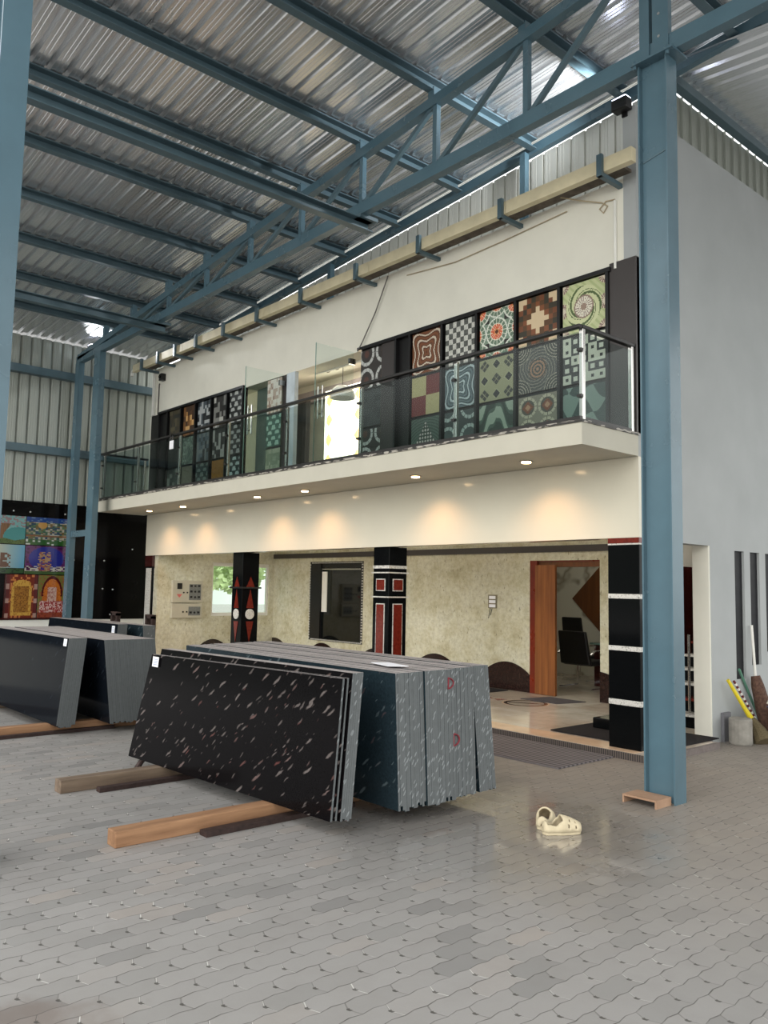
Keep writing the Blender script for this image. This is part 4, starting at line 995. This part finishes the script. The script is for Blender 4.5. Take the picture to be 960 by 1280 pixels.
# mats and floor inlay
b = MB(); b.box(-7.6, -4.66, 6.22, 7.1, .001, .014); tag(b.build('entrance_mat', M['mat_rib']), 'long grey ribbed mat lying on the pavers in front of the porch', 'mat')
b = MB(); b.prism([(-5.72,7.5),(-4.86,7.5),(-4.86,8.5),(-5.72,8.42)], 'z', .073, .085); tag(b.build('floor_mat', M['mat_dark']), 'charcoal mat on the porch floor beside the black banded pillar', 'mat')
b = MB(); b.box(X1-.3, X1+.1, 7.9, 8.6, .069, .08); tag(b.build('floor_mat', M['mat_dark']), 'dark mat in the side opening by the stairs', 'mat')
b = MB(); b.prism([(-7.62,9.3),(-7.0,9.3),(-6.87,9.8),(-7.5,9.8)], 'z', .07, .08); tag(b.build('floor_mat', M['mat_grey']), 'small grey mat on the porch floor before the wooden door', 'mat')
b = MB(); b.box(-9.5, -8.35, 9.45, 9.9, .07, .08); tag(b.build('floor_mat', M['mat_dark']), 'dark mat by the arched skirting left of the wooden door', 'mat')
def ring(cx, cy, r0, r1, z, mname, nm):
    b = MB(); n = 40
    for k in range(n):
        a0, a1 = 2*math.pi*k/n, 2*math.pi*(k+1)/n
        b.add([(cx+r0*math.cos(a0),cy+r0*math.sin(a0),z),(cx+r1*math.cos(a0),cy+r1*math.sin(a0),z),(cx+r1*math.cos(a1),cy+r1*math.sin(a1),z),(cx+r0*math.cos(a1),cy+r0*math.sin(a1),z)], [(0,1,2,3)])
    return struct(b, nm, M[mname])
for i, (cx, cy) in enumerate(((-7.3,9.02),(-8.45,9.02))):
    ring(cx, cy, .25, .3, .0705, 'arch', 'floor_inlay'); ring(cx, cy, .3, .325, .0706, 'border', 'floor_inlay')
    b = MB(); b.bar((cx-.2,cy-.12,.0708),(cx+.2,cy+.12,.0708), .05, .0006); struct(b, 'floor_inlay', M['arch'])
b = MB(); b.prism([(-8.05,8.9),(-7.87,9.02),(-7.7,8.9),(-7.7,9.14),(-7.87,9.02),(-8.05,9.14)], 'z', .0702, .071); struct(b, 'floor_inlay', mat('pink_inlay', (170,112,98), .2))

# stairs behind the side opening
st = thing('staircase', 'dark stair with pale nosings seen through the side opening behind the near column', 'stairs', (-5.4,9.6,.07))
for k in range(11):
    y0 = 9.0+.2*k; z1 = .07+.155*(k+1)
    b = MB(); b.box(-5.4, -4.66, y0, y0+.2, .07, z1-.03); b.build('riser', M['black_gloss'], st)
    b = MB(); b.box(-5.4, -4.66, y0-.02, y0+.2, z1-.03, z1); b.build('tread', M['maroon'] if k in (1, 5) else M['white_granite'], st)
hr = MB(); hr.tube([(-4.95,9.3,1.25),(-4.95,10.9,2.5)], .025, 10); hr.build('handrail', M['steelss'], st)
for k in range(4):
    b = MB(); yy = 9.1+.55*k; zz = .07+.155*(int((yy-9)/.2)+1); b.tube([(-4.95,yy,zz),(-4.95,yy,zz+.9)], .016, 8); b.build('baluster', M['steelss'], st)
b = MB(); b.box(-5.52, -5.0, 8.0, 8.5, .0855, .2); tag(b.build('plinth_step', M['black_gloss'], bevel=.01), 'black granite step beside the banded pillar', 'step')

# ------------------------------------------------------------------ pictures on the left wall
def pic_tree(u, v):
    if v < .16+.03*math.sin(u*14): return (86,110,60) if hsh(int(u*40), int(v*40)) > .3 else (64,84,44)
    if .42 < u+.08*math.sin(v*6) < .62 and v < .72: return (140,104,76) if int(u*60) % 2 else (116,84,60)
    if v > .6 and hsh(int(u*26), int(v*26), 2) > .55 and u > .3: return (150,126,130)
    if pol(u-.85, v-.3)[0] < .3: return (74,150,150)
    return (124,176,176) if v > .5 else (92,156,158)
def pic_city(u, v):
    if v > .82: return (38,72,140) if hsh(int(u*20), int(v*20)) > .2 else (90,120,160)
    if pol((u-.38)*1.2, v-.72)[0] < .13: return (196,150,84)
    h = hsh(int(u*18), int(v*18), 3)
    if v < .2: return (46,92,44) if h > .25 else (200,206,200)
    if .3 < v < .36: return (130,84,52)
    return [(60,92,84),(110,96,60),(48,74,96),(150,140,118),(92,120,88),(180,176,160)][int(h*6)]
def pic_sky(u, v):
    if v < .2: return (52,84,46) if hsh(int(u*24), int(v*24)) > .4 else (36,54,36)
    if .5 < u < .72 and .22 < v < .72 and hsh(int(u*22), int(v*22), 4) > .35: return (110,76,60)
    if u < .55 and v < .55 and hsh(int(u*18), int(v*18), 5) > .5: return (206,196,172)
    t = max(0, min(1, (u-.4)*1.8)); return tuple(int(a*(1-t)+b*t) for a, b in zip((206,204,180), (104,168,200)))
def pic_night(u, v):
    h = hsh(int(u*24), int(v*24), 6)
    if v < .1: return (70,96,54)
    if abs(u-.46) < .17-.1*abs(v-.4) and .1 < v < .78 and h > .25: return (176,142,104) if h > .6 else (150,84,84)
    if v < .28 and h > .45: return (196,190,180)
    e = pol(u-.5, v-.55)[0]; return (42,48,140) if e < .42 else (96,40,104) if h > .3 else (70,30,70)
def pic_arch(u, v):
    x = abs(u-.5); top = .88-.5*x*x*4*.4-(.1 if x > .28 else 0)
    if x < .33 and v < top and v > .06:
        if x < .23 and .12 < v < .74: return (170,118,52) if hsh(int(u*36), int(v*44), 7) > .35 else (130,84,38)
        return (214,168,78) if hsh(int(u*30), int(v*30), 8) > .25 else (180,130,56)
    if x > .4: return (96,32,30) if int(v*9) % 3 else (176,140,128)
    return (120,48,34) if hsh(int(u*20), int(v*20), 9) > .3 else (206,128,72)
def pic_niche(u, v):
    x = u-.5; r = pol(x*1.15, v-.55)[0]; h = hsh(int(u*34), int(v*40), 10)
    if .36 < r < .43 and v > .5: return (82,22,26)
    if v < .12: return (150,70,50) if h > .3 else (120,52,40)
    if v < .4 and abs(x) < .42: return [(150,44,54),(206,150,146),(226,196,190),(170,80,70)][int(h*4)]
    if abs(x) < .16 and v < .72: return (212,176,160) if h > .4 else (176,120,110)
    if r < .38 or (abs(x) < .34 and v < .55): return (206,118,48) if h > .3 else (176,92,40)
    return (120,120,60) if h > .3 else (150,90,56)
PIC = [(4.36,5.225,2.3,2.835,pic_tree,'landscape picture of a tree by green water, top row'),(5.24,6.05,2.3,2.835,pic_city,'busy village landscape picture, top right on the cladding'),
 (4.36,5.235,1.735,2.285,pic_sky,'pale sky landscape picture, second row left'),(5.25,6.05,1.735,2.285,pic_night,'dark blue and violet picture, second row right'),
 (4.93,5.51,.9,1.72,pic_arch,'golden arched shrine picture on the bottom row'),(5.525,6.06,.9,1.72,pic_niche,'orange niche picture on the bottom row')]
for ya, yb, za, zb, fn, lab in PIC:
    tag(cgrid('picture_tile', (-16.425, ya, za), (0,1,0), (0,0,1), yb-ya, zb-za, 56, 56, fn, [M['picture'], M['tile_side']], .014), lab+' of the left wall', 'picture', 'picture tiles on the black cladding')
b = MB(); b.box(-16.44, -16.425, 4.3, 6.08, .865, .895); b.box(-16.44, -16.42, 4.905, 4.925, .9, 1.72); tag(b.build('picture_ledge', M['maroon_dark']), 'thin dark ledge under the bottom row of pictures', 'ledge')
b = MB(); b.tube([(-16.25,6.06,4.3),(-16.25,6.07,4.2),(-16.24,6.1,4.1)], [.02,.05,.01], 7); b.tube([(-16.25,6.05,4.2),(-16.25,6.0,4.12)], [.04,.008], 6); b.tube([(-16.25,6.08,4.2),(-16.25,6.13,4.26)], [.04,.008], 6)
tag(b.build('plastic_scrap', M['plastic_white']), 'scrap of white plastic tied on the far column', 'plastic scrap')

# ------------------------------------------------------------------ granite slabs
def slab(name, bl, br, tr, tl, th, mats, jag=0, parent=None, n=1):
    """leaning slab: four front corners (x,y,z) + thickness along +Y; face/edge/top materials"""
    mb = MB(); f = [Vector(p) for p in (bl, br, tr, tl)]; t = Vector((0, th, 0))
    nn = (f[1]-f[0]).cross(f[2]-f[0]); f[3].y = f[0].y - (nn.x*(f[3].x-f[0].x)+nn.z*(f[3].z-f[0].z))/nn.y   # keep the face flat
    mb.hexa([f[0], f[1], f[1]+t, f[0]+t, f[3], f[2], f[2]+t, f[3]+t])
    mb.m = [1, 2, 0, 1, 0, 1]      # bottom, top, front, right, back, left
    return mb.build(name, mats)
FM = [M['slab_face'], M['slab_edge'], M['slab_top']]
def LN(y, k, z): return (y+k*(z-.1), z)
def jit(s): return random.uniform(-s, s)
def sticker(x0, x1, z0, z1, ybot, lean, lab):
    s = thing('paper_label', lab, 'label', ((x0+x1)/2, ybot, z0))
    b = MB(); ya = ybot+lean*z0; yb = ybot+lean*z1; e = .0025
    b.hexa([(x0,ya-e,z0),(x1,ya-e,z0),(x1,ya-.0005,z0),(x0,ya-.0005,z0),(x0,yb-e,z1),(x1,yb-e,z1),(x1,yb-.0005,z1),(x0,yb-.0005,z1)]); b.build('sheet', M['paper'], s)
    b = MB(); h = (z1-z0)
    for k in range(4):
        za = z0+h*(.2+.17*k); zb = za+h*.07; b.add([(x0+.012,ybot+lean*za-e-.0006,za),(x1-.012,ybot+lean*za-e-.0006,za),(x1-.012,ybot+lean*zb-e-.0006,zb),(x0+.012,ybot+lean*zb-e-.0006,zb)], [(0,1,2,3)])
    b.build('printed_lines', M['label_ink'], s)
random.seed(11)
# middle stack: front leaning pair
slab('granite_slab', (-6.97,3.19,.1), (-4.29,3.345,.1), (-4.3,3.43,1.0), (-6.79,3.275,.985), .016, FM)
tag(bpy.data.objects['granite_slab'], 'polished black granite slab with pale flecks, front of the middle stack, with a white label', 'granite slab', 'slabs of the middle stack')
tag(slab('granite_slab', (-6.95,3.215,.1), (-4.275,3.372,.105), (-4.285,3.457,1.003), (-6.78,3.3,.985), .014, FM), 'thin granite slab directly behind the labelled front slab of the middle stack', 'granite slab', 'slabs of the middle stack')
for k in range(5):
    y = .026+.0185*k
    tag(slab('granite_slab', (-6.9,3.215+y,.1), (-4.262,*LN(3.378+y,.0909,.1+jit(.012))), (-4.27,*LN(3.463+y-.085,.0909,1.035+jit(.001))), (-6.72,3.3+y,1.035), .0177, FM), 'tall granite slab in the bundle leaning behind the front pair of the middle stack', 'granite slab', 'leaning bundle of the middle stack')
# middle stack: upright block of slabs
BM_ = [M['slab_green'], M['slab_edge'], M['slab_top']]
y = 3.865; k = 0
while y < 4.795:
    pack = 0 if y < 4.11 else (1 if y < 4.40 else (2 if y < 4.62 else 3))
    th = .0194
    xr = -4.21 + (0, .014, .004, -.014)[pack] + jit(.0012)
    zt = 1.02 + (0, .004, .008, .012)[pack] + jit(.001)
    ln = (-.04, -.038, -.036, -.09)[pack]
    zb = .1 + (0, .0, .012, .01)[pack] + (random.choice((0,0,.012,.03,-.01)) if pack < 2 else jit(.006))
    yy = y + (.06 if pack == 3 else 0)
    kk = ln/.92; o = slab('granite_slab', (-7.25+jit(.03),*LN(yy,kk,zb)), (xr,*LN(yy,kk,zb)), (xr-.012,*LN(yy,kk,zt)), (-7.22+jit(.03),*LN(yy,kk,zt)), th, BM_)
    if k == 0: tag(o, 'dark green-grey polished slab facing the gap inside the middle stack', 'granite slab', 'slabs of the middle stack')
    elif y+.0202 >= 4.795: tag(o, 'rearmost granite slab of the middle stack, nearest the porch mat', 'granite slab', 'slabs of the middle stack')
    else: tag(o, 'grey-edged granite slab packed inside the upright block of the middle stack', 'granite slab', 'packed slabs of the middle stack')
    y += .0202; k += 1
sticker(-6.75, -6.64, .885, .97, 3.1955, .0847, 'white paper label on the front slab of the middle stack')
s = thing('paper_sheet', 'white sheet of paper lying on top of the middle slab stack', 'paper', (-4.58,4.1,1.03))
b = MB(); b.prism([(-4.78,4.08),(-4.5,4.0),(-4.42,4.13),(-4.72,4.2)], 'z', 1.036, 1.04); b.build('sheet', M['paper'], s)
# red painted letters on the slab ends
def dmark(yc, zc, s_, lab):
    b = MB(); xx = -4.204
    pts = [(xx,yc-.3*s_,zc-.5*s_),(xx,yc-.28*s_,zc+.5*s_)]; b.tube(pts, .006, 6)
    arc = [(xx, yc-.35*s_+.75*s_*math.sin(t), zc+.5*s_*math.cos(t)) for t in [math.pi*k/10 for k in range(11)]]
    b.tube(arc, .006, 6); tag(b.build('painted_letter', M['redpaint']), lab, 'painted mark')
dmark(4.345, .925, .075, 'upper red letter D painted on the ends of the middle stack slabs')
dmark(4.41, .52, .085, 'lower red letter D painted on the ends of the middle stack slabs')

# left stack
FL = [M['slab_plain'], M['slab_edge2'], M['slab_top']]
for k in range(10):
    y = 3.215+.0196*k
    kk = .0972; o = slab('granite_slab', (-11.6+jit(.03),*LN(y,kk,.1)), (-8.78+jit(.001),*LN(y,kk,.07+random.choice((0,.01,.02,.035)))), (-8.79+jit(.001),*LN(y,kk,1.005+jit(.001))), (-11.5,*LN(y,kk,1.0)), .0189, FL)
    tag(o, 'polished blue-black slab with a white label, front of the left stack' if k == 0 else 'dark slab in the leaning front bundle of the left stack', 'granite slab', 'slabs of the left stack' if k == 0 else 'leaning bundle of the left stack')
for k in range(29):
    y = 3.74+.0202*k
    kk = -.113; o = slab('granite_slab', (-11.7+jit(.04),*LN(y,kk,.1+jit(.01))), (-8.66+jit(.001),*LN(y,kk,.1+jit(.012))), (-8.68+jit(.001),*LN(y,kk,.985+jit(.001))), (-11.65,*LN(y,kk,.985)), .0194, FL)
    tag(o, 'dark polished slab facing the gap inside the left stack' if k == 0 else 'grey-edged slab packed in the upright block of the left stack', 'granite slab', 'slabs of the left stack' if k == 0 else 'packed slabs of the left stack')
sticker(-8.91, -8.82, .92, .995, 3.2035, .0965, 'white paper label on the front slab of the left stack')
# far stack by the left wall
for k in range(7):
    y = 5.0+.021*k
    o = slab('granite_slab', (-14.2,y-.09,.1), (-11.58,y,.1), (-11.6,y+.06,1.0), (-14.15,y-.03,1.0), .0202, FL)
    tag(o, 'polished black slab with a white label, front of the farthest stack' if k == 0 else 'slab in the leaning bundle of the farthest stack', 'granite slab', 'slabs of the farthest stack' if k == 0 else 'leaning bundle of the farthest stack')
for k in range(9):
    y = 5.42+.021*k
    o = slab('granite_slab', (-14.2,y-.09,.1), (-11.42,y,.1), (-11.44,y-.05,.985), (-14.15,y-.14,.985), .0202, BM_)
    tag(o, 'slab in the rear half of the farthest stack', 'granite slab', 'rear slabs of the farthest stack')
sticker(-11.78, -11.68, .87, .97, 4.987, .0667, 'white paper label on the farthest stack')
# iron stands behind the farthest stack
for i, x in enumerate((-13.3, -12.0)):
    f = thing('iron_slab_stand', 'brown iron slab stand rising behind the farthest stack, the %s one' % ['left','right'][i], 'stand', (x,5.75,0))
    for sx in (-.1, .1):
        b = MB(); b.box(x+sx-.03, x+sx+.03, 5.72, 5.78, 0, 1.1); b.build('upright', M['rust'], f)
    b = MB(); b.box(x-.13, x+.13, 5.72, 5.78, 1.06, 1.12); b.build('crossbar', M['rust'], f)

# timbers and iron bars under the slabs
def timber(lab, x0, x1, y0, y1, m, skew=0):
    b = MB(); b.hexa([(x0,y0,0),(x1,y0,0),(x1+skew,y1,0),(x0+skew,y1,0),(x0,y0,.098),(x1,y0,.098),(x1+skew,y1,.098),(x0+skew,y1,.098)])
    tag(b.build('timber_beam', m, bevel=.006), lab, 'timber', 'timber bearers')
timber('fresh orange timber bearer on the pavers under the near end of the middle stack', -5.03, -4.91, 2.19, 5.0, M['wood_light'], .03)
timber('weathered grey timber bearer under the far end of the middle stack', -6.52, -6.40, 2.4, 5.0, M['wood_grey'], .0)
timber('pale timber bearer under the left stack', -9.12, -9.0, 2.3, 4.5, M['wood_light'], .0)
timber('timber bearer under the right end of the farthest stack', -12.1, -11.98, 4.6, 5.8, M['wood_grey'])
timber('timber bearer under the left end of the farthest stack', -13.8, -13.68, 4.6, 5.8, M['wood_grey'])
timber('timber bearer under the hidden end of the left stack', -11.2, -11.08, 2.3, 4.5, M['wood_grey'])
for lab, x0, y0, x1, y1 in (('rusty iron bar on the pavers beside the fresh timber bearer',-4.83,2.73,-4.79,3.95),('rusty iron bar on the pavers beside the weathered timber bearer',-6.3,2.65,-6.28,3.9),('rusty iron bar beside the pale timber of the left stack',-8.93,2.5,-8.92,3.9)):
    b = MB(); b.box(x0-.03, x1+.02, y0, y1, 0, .035); tag(b.build('iron_bar', M['rust'], bevel=.003), lab, 'iron bar')
b = MB(); b.tube([(-6.84,3.21,0),(-6.83,3.24,.06),(-6.8,3.28,.12)], [.03,.024,.02], 8); tag(b.build('stone_prop', M['rust']), 'short dark prop under the left corner of the front slab', 'prop')

# ------------------------------------------------------------------ clogs
def clog(lab, x, y, ang, s=1.0):
    c = thing('clog', lab, 'shoe', (x,y,0), 'pair of clogs')
    ca, sa = math.cos(ang), math.sin(ang)
    def W(a, b_, z): return (x+(a*ca-b_*sa)*s, y+(a*sa+b_*ca)*s, z*s)
    def halfw(t): return .046+.012*math.sin(min(1,max(0,(t-.25)/.75))*math.pi)-(.02*max(0,(t-.86)/.14)**2) - .006*math.sin(max(0,min(1,(.5-abs(t-.42))*2))*math.pi)
    def hgt(t):
        if t < .14: return .082
        if t < .3: return .082-.012*(t-.14)/.16
        if t < .44: return .07+.05*(t-.3)/.14
        return .12-.06*((t-.44)/.56)**1.4
    sole = MB(); n = 26; base = []
    for k in range(n+1):
        t = k/n; w = halfw(t)*math.sqrt(max(.02, 1-(2*t-1)**10)); base.append((t, w))
    poly = [(t*.27-.135, w) for t, w in base]+[(t*.27-.135, -w) for t, w in reversed(base)]
    nb = len(poly); vs = [W(a, b_, 0) for a, b_ in poly]+[W(a*1.02, b_*1.04, .024) for a, b_ in poly]
    sole.add(vs, [list(range(nb))[::-1], list(range(nb, 2*nb))]+[(i, (i+1) % nb, nb+(i+1) % nb, nb+i) for i in range(nb)])
    sole.build('sole', M['rubber'], c, bevel=.004)
    up = MB(); m = 12; rows = []
    for k in range(n+1):
        t, w = base[k]; h = hgt(t); rowv = []
        for j in range(m+1):
            th = math.pi*j/m; yy = math.cos(th)*w*1.02; zz = .02+max(0, math.sin(th))**.9*(h-.02); yy *= 1+.1*math.sin(th*2)**2*(1 if t < .9 else .3)
            if k in (0, n): zz = .02+(zz-.02)*.35
            rowv.append(W((t*.27-.135), yy, zz))
        rows.append(rowv)
    b0 = 0
    for r in rows: up.v += r
    for k in range(n):
        t = (k+.5)/n
        for j in range(m):
            th = (j+.5)/m
            if .07 < t < .47 and .26 < th < .74: continue
            if t > .56 and t < .92 and k % 4 in (0,) and j in (3, 5, 6, 8): continue
            if t > .5 and t < .9 and k % 5 in (0,) and j in (1, 10): continue
            a = k*(m+1)+j; up.f.append([a, a+1, a+m+2, a+m+1]); up.m.append(0)
    o = up.build('upper', M['rubber'], c, smooth=True, fix=False)
    sl = o.modifiers.new('thick', 'SOLIDIFY'); sl.thickness = .011; sl.offset = 0
    ins = MB(); vs = [W(a*.9, b_*.86, .0255) for a, b_ in poly]; ins.add(vs, [list(range(nb))]); ins.build('insole', M['rubber_in'], c)
clog('cream foam clog lying nearer the camera on the pavers', -3.44, 4.63, R(62), 1.0)
clog('cream foam clog lying behind its mate on the pavers', -3.63, 4.70, R(118), 1.0)

# ply channel against the column foot
k = thing('plywood_offcut', 'small plywood channel offcut lying against the foot of the near column', 'plywood', (-3.52,5.78,0))
b = MB(); b.box(-3.66, -3.37, 5.69, 5.9, .048, .062); b.build('top_board', M['ply'], k)
b = MB(); b.box(-3.385, -3.37, 5.69, 5.9, 0, .048); b.build('side_board', M['ply'], k)
b = MB(); b.box(-3.66, -3.645, 5.69, 5.9, 0, .048); b.build('side_board', M['ply'], k)

# ------------------------------------------------------------------ cleaning things by the right wall
k = thing('hand_broom', 'yellow-handled straw broom leaning by the right wall slits', 'broom', (-4.2,9.1,0))
b = MB(); b.tube([(-4.37,8.86,.67),(-4.29,9.08,.35),(-4.25,9.17,.22)], [.019,.024,.034], 10); b.build('handle', M['yellow'], k)
b = MB(); b.tube([(-4.25,9.16,.24),(-4.16,9.12,.12),(-4.08,9.07,.01)], [.035,.08,.11], 12); b.build('bristles', M['straw'], k)
b = MB(); b.tube([(-4.43,9.25,.76),(-4.42,9.84,.01)], .016, 8); tag(b.build('green_stick', M['green']), 'green plastic stick leaning on the right wall', 'stick')
b = MB()
pts = [(-4.42+.1*t, 9.1+.28*t, .64-.42*t) for t in [i/16 for i in range(17)]]
for i in range(16): b.tube([pts[i], pts[i+1]], .014, 7, mi=i % 2)
tag(b.build('twisted_rope', [mat('dark_red_cord', (96,26,38), .8), M['plastic_white']]), 'dark red and white twisted rope hanging beside the yellow broom', 'rope')
k = thing('mop', 'upright broom with a white handle and brown coir head by the second wall slit', 'broom', (-4.25,9.27,0))
b = MB(); b.tube([(-4.42,9.56,1.25),(-4.36,9.5,.66)], .016, 8); b.build('handle', M['plastic_white'], k)
b = MB(); b.tube([(-4.36,9.5,.68),(-4.34,9.5,.58),(-4.28,9.52,.3),(-4.2,9.55,.01)], [.05,.07,.09,.12], 12); b.build('head', M['coir'], k)
b = MB(); b.lathe((-4.24,8.86,0), [(.11,0),(.12,.02),(.12,.27),(.11,.28),(.09,.28)], 20); tag(b.build('concrete_block', M['concrete'], bevel=.006), 'round grey concrete block on the pavers at the right wall', 'concrete block')
b = MB(); b.box(-4.445, -4.41, 8.84, 9.0, 0, .31); tag(b.build('grey_board', mat('grey_board', (110,110,114), .7)), 'narrow grey board standing against the wall behind the concrete block', 'board')
k = thing('plastic_tub', 'blue plastic tub at the right edge beside the brooms', 'tub', (-4.0,9.28,0))
b = MB(); b.lathe((-3.98,9.34,0), [(.13,0),(.16,.36),(.175,.38),(.155,.38),(.12,.03)], 24); b.build('body', M['blue'], k)
b = MB(); b.tube([(-4.07,9.22,.4),(-4.03,9.26,.5),(-3.96,9.33,.43)], [.05,.09,.05], 10); tag(b.build('white_sack', M['plastic_white'], k), 'crumpled white sack on top')

# tree outside the porch window
tr = thing('leafy_tree', 'blurred green tree outside the porch end window', 'tree', (-22,13.4,0))
b = MB(); b.tube([(-22,13.4,0),(-22,13.45,1.0),(-22,13.4,1.7)], [.18,.14,.1], 10); b.build('trunk', M['bark'], tr)
b = MB(); random.seed(5)
for i in range(900):
    a, e = random.uniform(0, 6.28), math.acos(random.uniform(-1, 1)); r = 1.25*random.random()**.4
    c_ = Vector((-22+r*math.sin(e)*math.cos(a), 13.2+r*.8*math.sin(e)*math.sin(a), 2.1+r*.6*math.cos(e)))
    u_ = Vector((random.uniform(-1,1),random.uniform(-1,1),random.uniform(-1,1))).normalized()*.12; w_ = u_.orthogonal().normalized()*.07
    b.add([c_-u_, c_+w_, c_+u_, c_-w_], [(0,1,2,3)])
b.build('crown', M['leaf'], tr, fix=False)

# ------------------------------------------------------------------ light
w = bpy.data.worlds.new('overcast_sky'); sc.world = w; w.use_nodes = True; nt = w.node_tree; nt.nodes.clear()
o = nt.nodes.new('ShaderNodeOutputWorld'); bg = nt.nodes.new('ShaderNodeBackground'); tc = nt.nodes.new('ShaderNodeTexCoord')
sp = nt.nodes.new('ShaderNodeSeparateXYZ'); L(nt, tc.outputs['Generated'], sp.inputs[0])
sky = ramp(nt, sp.outputs[2], [(0, (.9,.94,.92,1)), (.35, (1,1,.98,1)), (1, (.93,.97,1,1))])
# trees and buildings round the yard darken the horizon on the street side
side = math_(nt, 'MULTIPLY_ADD', math_(nt, 'ADD', math_(nt, 'MULTIPLY', sp.outputs[0], -.86), math_(nt, 'MULTIPLY', sp.outputs[1], -.5)), 2.5, -.7)
low = N(nt, 'ShaderNodeMapRange', interpolation_type='SMOOTHSTEP'); L(nt, sp.outputs[2], low.inputs[0]); low.inputs[1].default_value = .3; low.inputs[2].default_value = .08
k = nt.nodes.new('ShaderNodeMath'); k.operation = 'MULTIPLY'; k.use_clamp = True; L(nt, side, k.inputs[0]); L(nt, low.outputs[0], k.inputs[1])
L(nt, mix(nt, k.outputs[0], sky, (.12,.14,.12,1)), bg.inputs[0])
bg.inputs[1].default_value = 2.3; L(nt, bg.outputs[0], o.inputs[0])

sl = bpy.data.lights.new('added_front_sun', 'SUN'); sl.energy = 1.75; sl.angle = R(55); sl.color = (1,.97,.92)  # broad soft light added from the front to brighten the walls
so = bpy.data.objects.new('added_front_sun', sl); COL.objects.link(so); so.location = (3,-12,8); so.rotation_euler = (R(76),0,R(10))

# ------------------------------------------------------------------ camera
f, yaw, pit, rol = 1029.5, -0.852133, 0.0918461, 0.0192288
cy, sy, cp, sp_ = math.cos(yaw), math.sin(yaw), math.cos(pit), math.sin(pit)
fw = Vector((sy*cp, cy*cp, sp_)); rt = Vector((cy, -sy, 0)); up = rt.cross(fw)
r2 = rt*math.cos(rol)+up*math.sin(rol); u2 = -rt*math.sin(rol)+up*math.cos(rol)
cam = bpy.data.cameras.new('camera'); co = bpy.data.objects.new('camera', cam); COL.objects.link(co)
m3 = Matrix((r2, u2, -fw)).transposed()
co.matrix_world = Matrix.Translation((0,0,1.6)) @ m3.to_4x4()
cam.sensor_fit = 'VERTICAL'; cam.sensor_height = 24; cam.lens = f/1280*24
cam.clip_start = .05; cam.clip_end = 300
sc.camera = co
sc.view_settings.view_transform = 'Standard'; sc.view_settings.look = 'None'; sc.view_settings.gamma = 1; sc.view_settings.exposure = 0
sc.view_settings.use_curve_mapping = False
sc.cycles.use_denoising = True
sc.cycles.max_bounces = 8; sc.cycles.diffuse_bounces = 4; sc.cycles.glossy_bounces = 4; sc.cycles.transparent_max_bounces = 12
sc.cycles.sample_clamp_indirect = 2.5
sc.cycles.use_adaptive_sampling = False
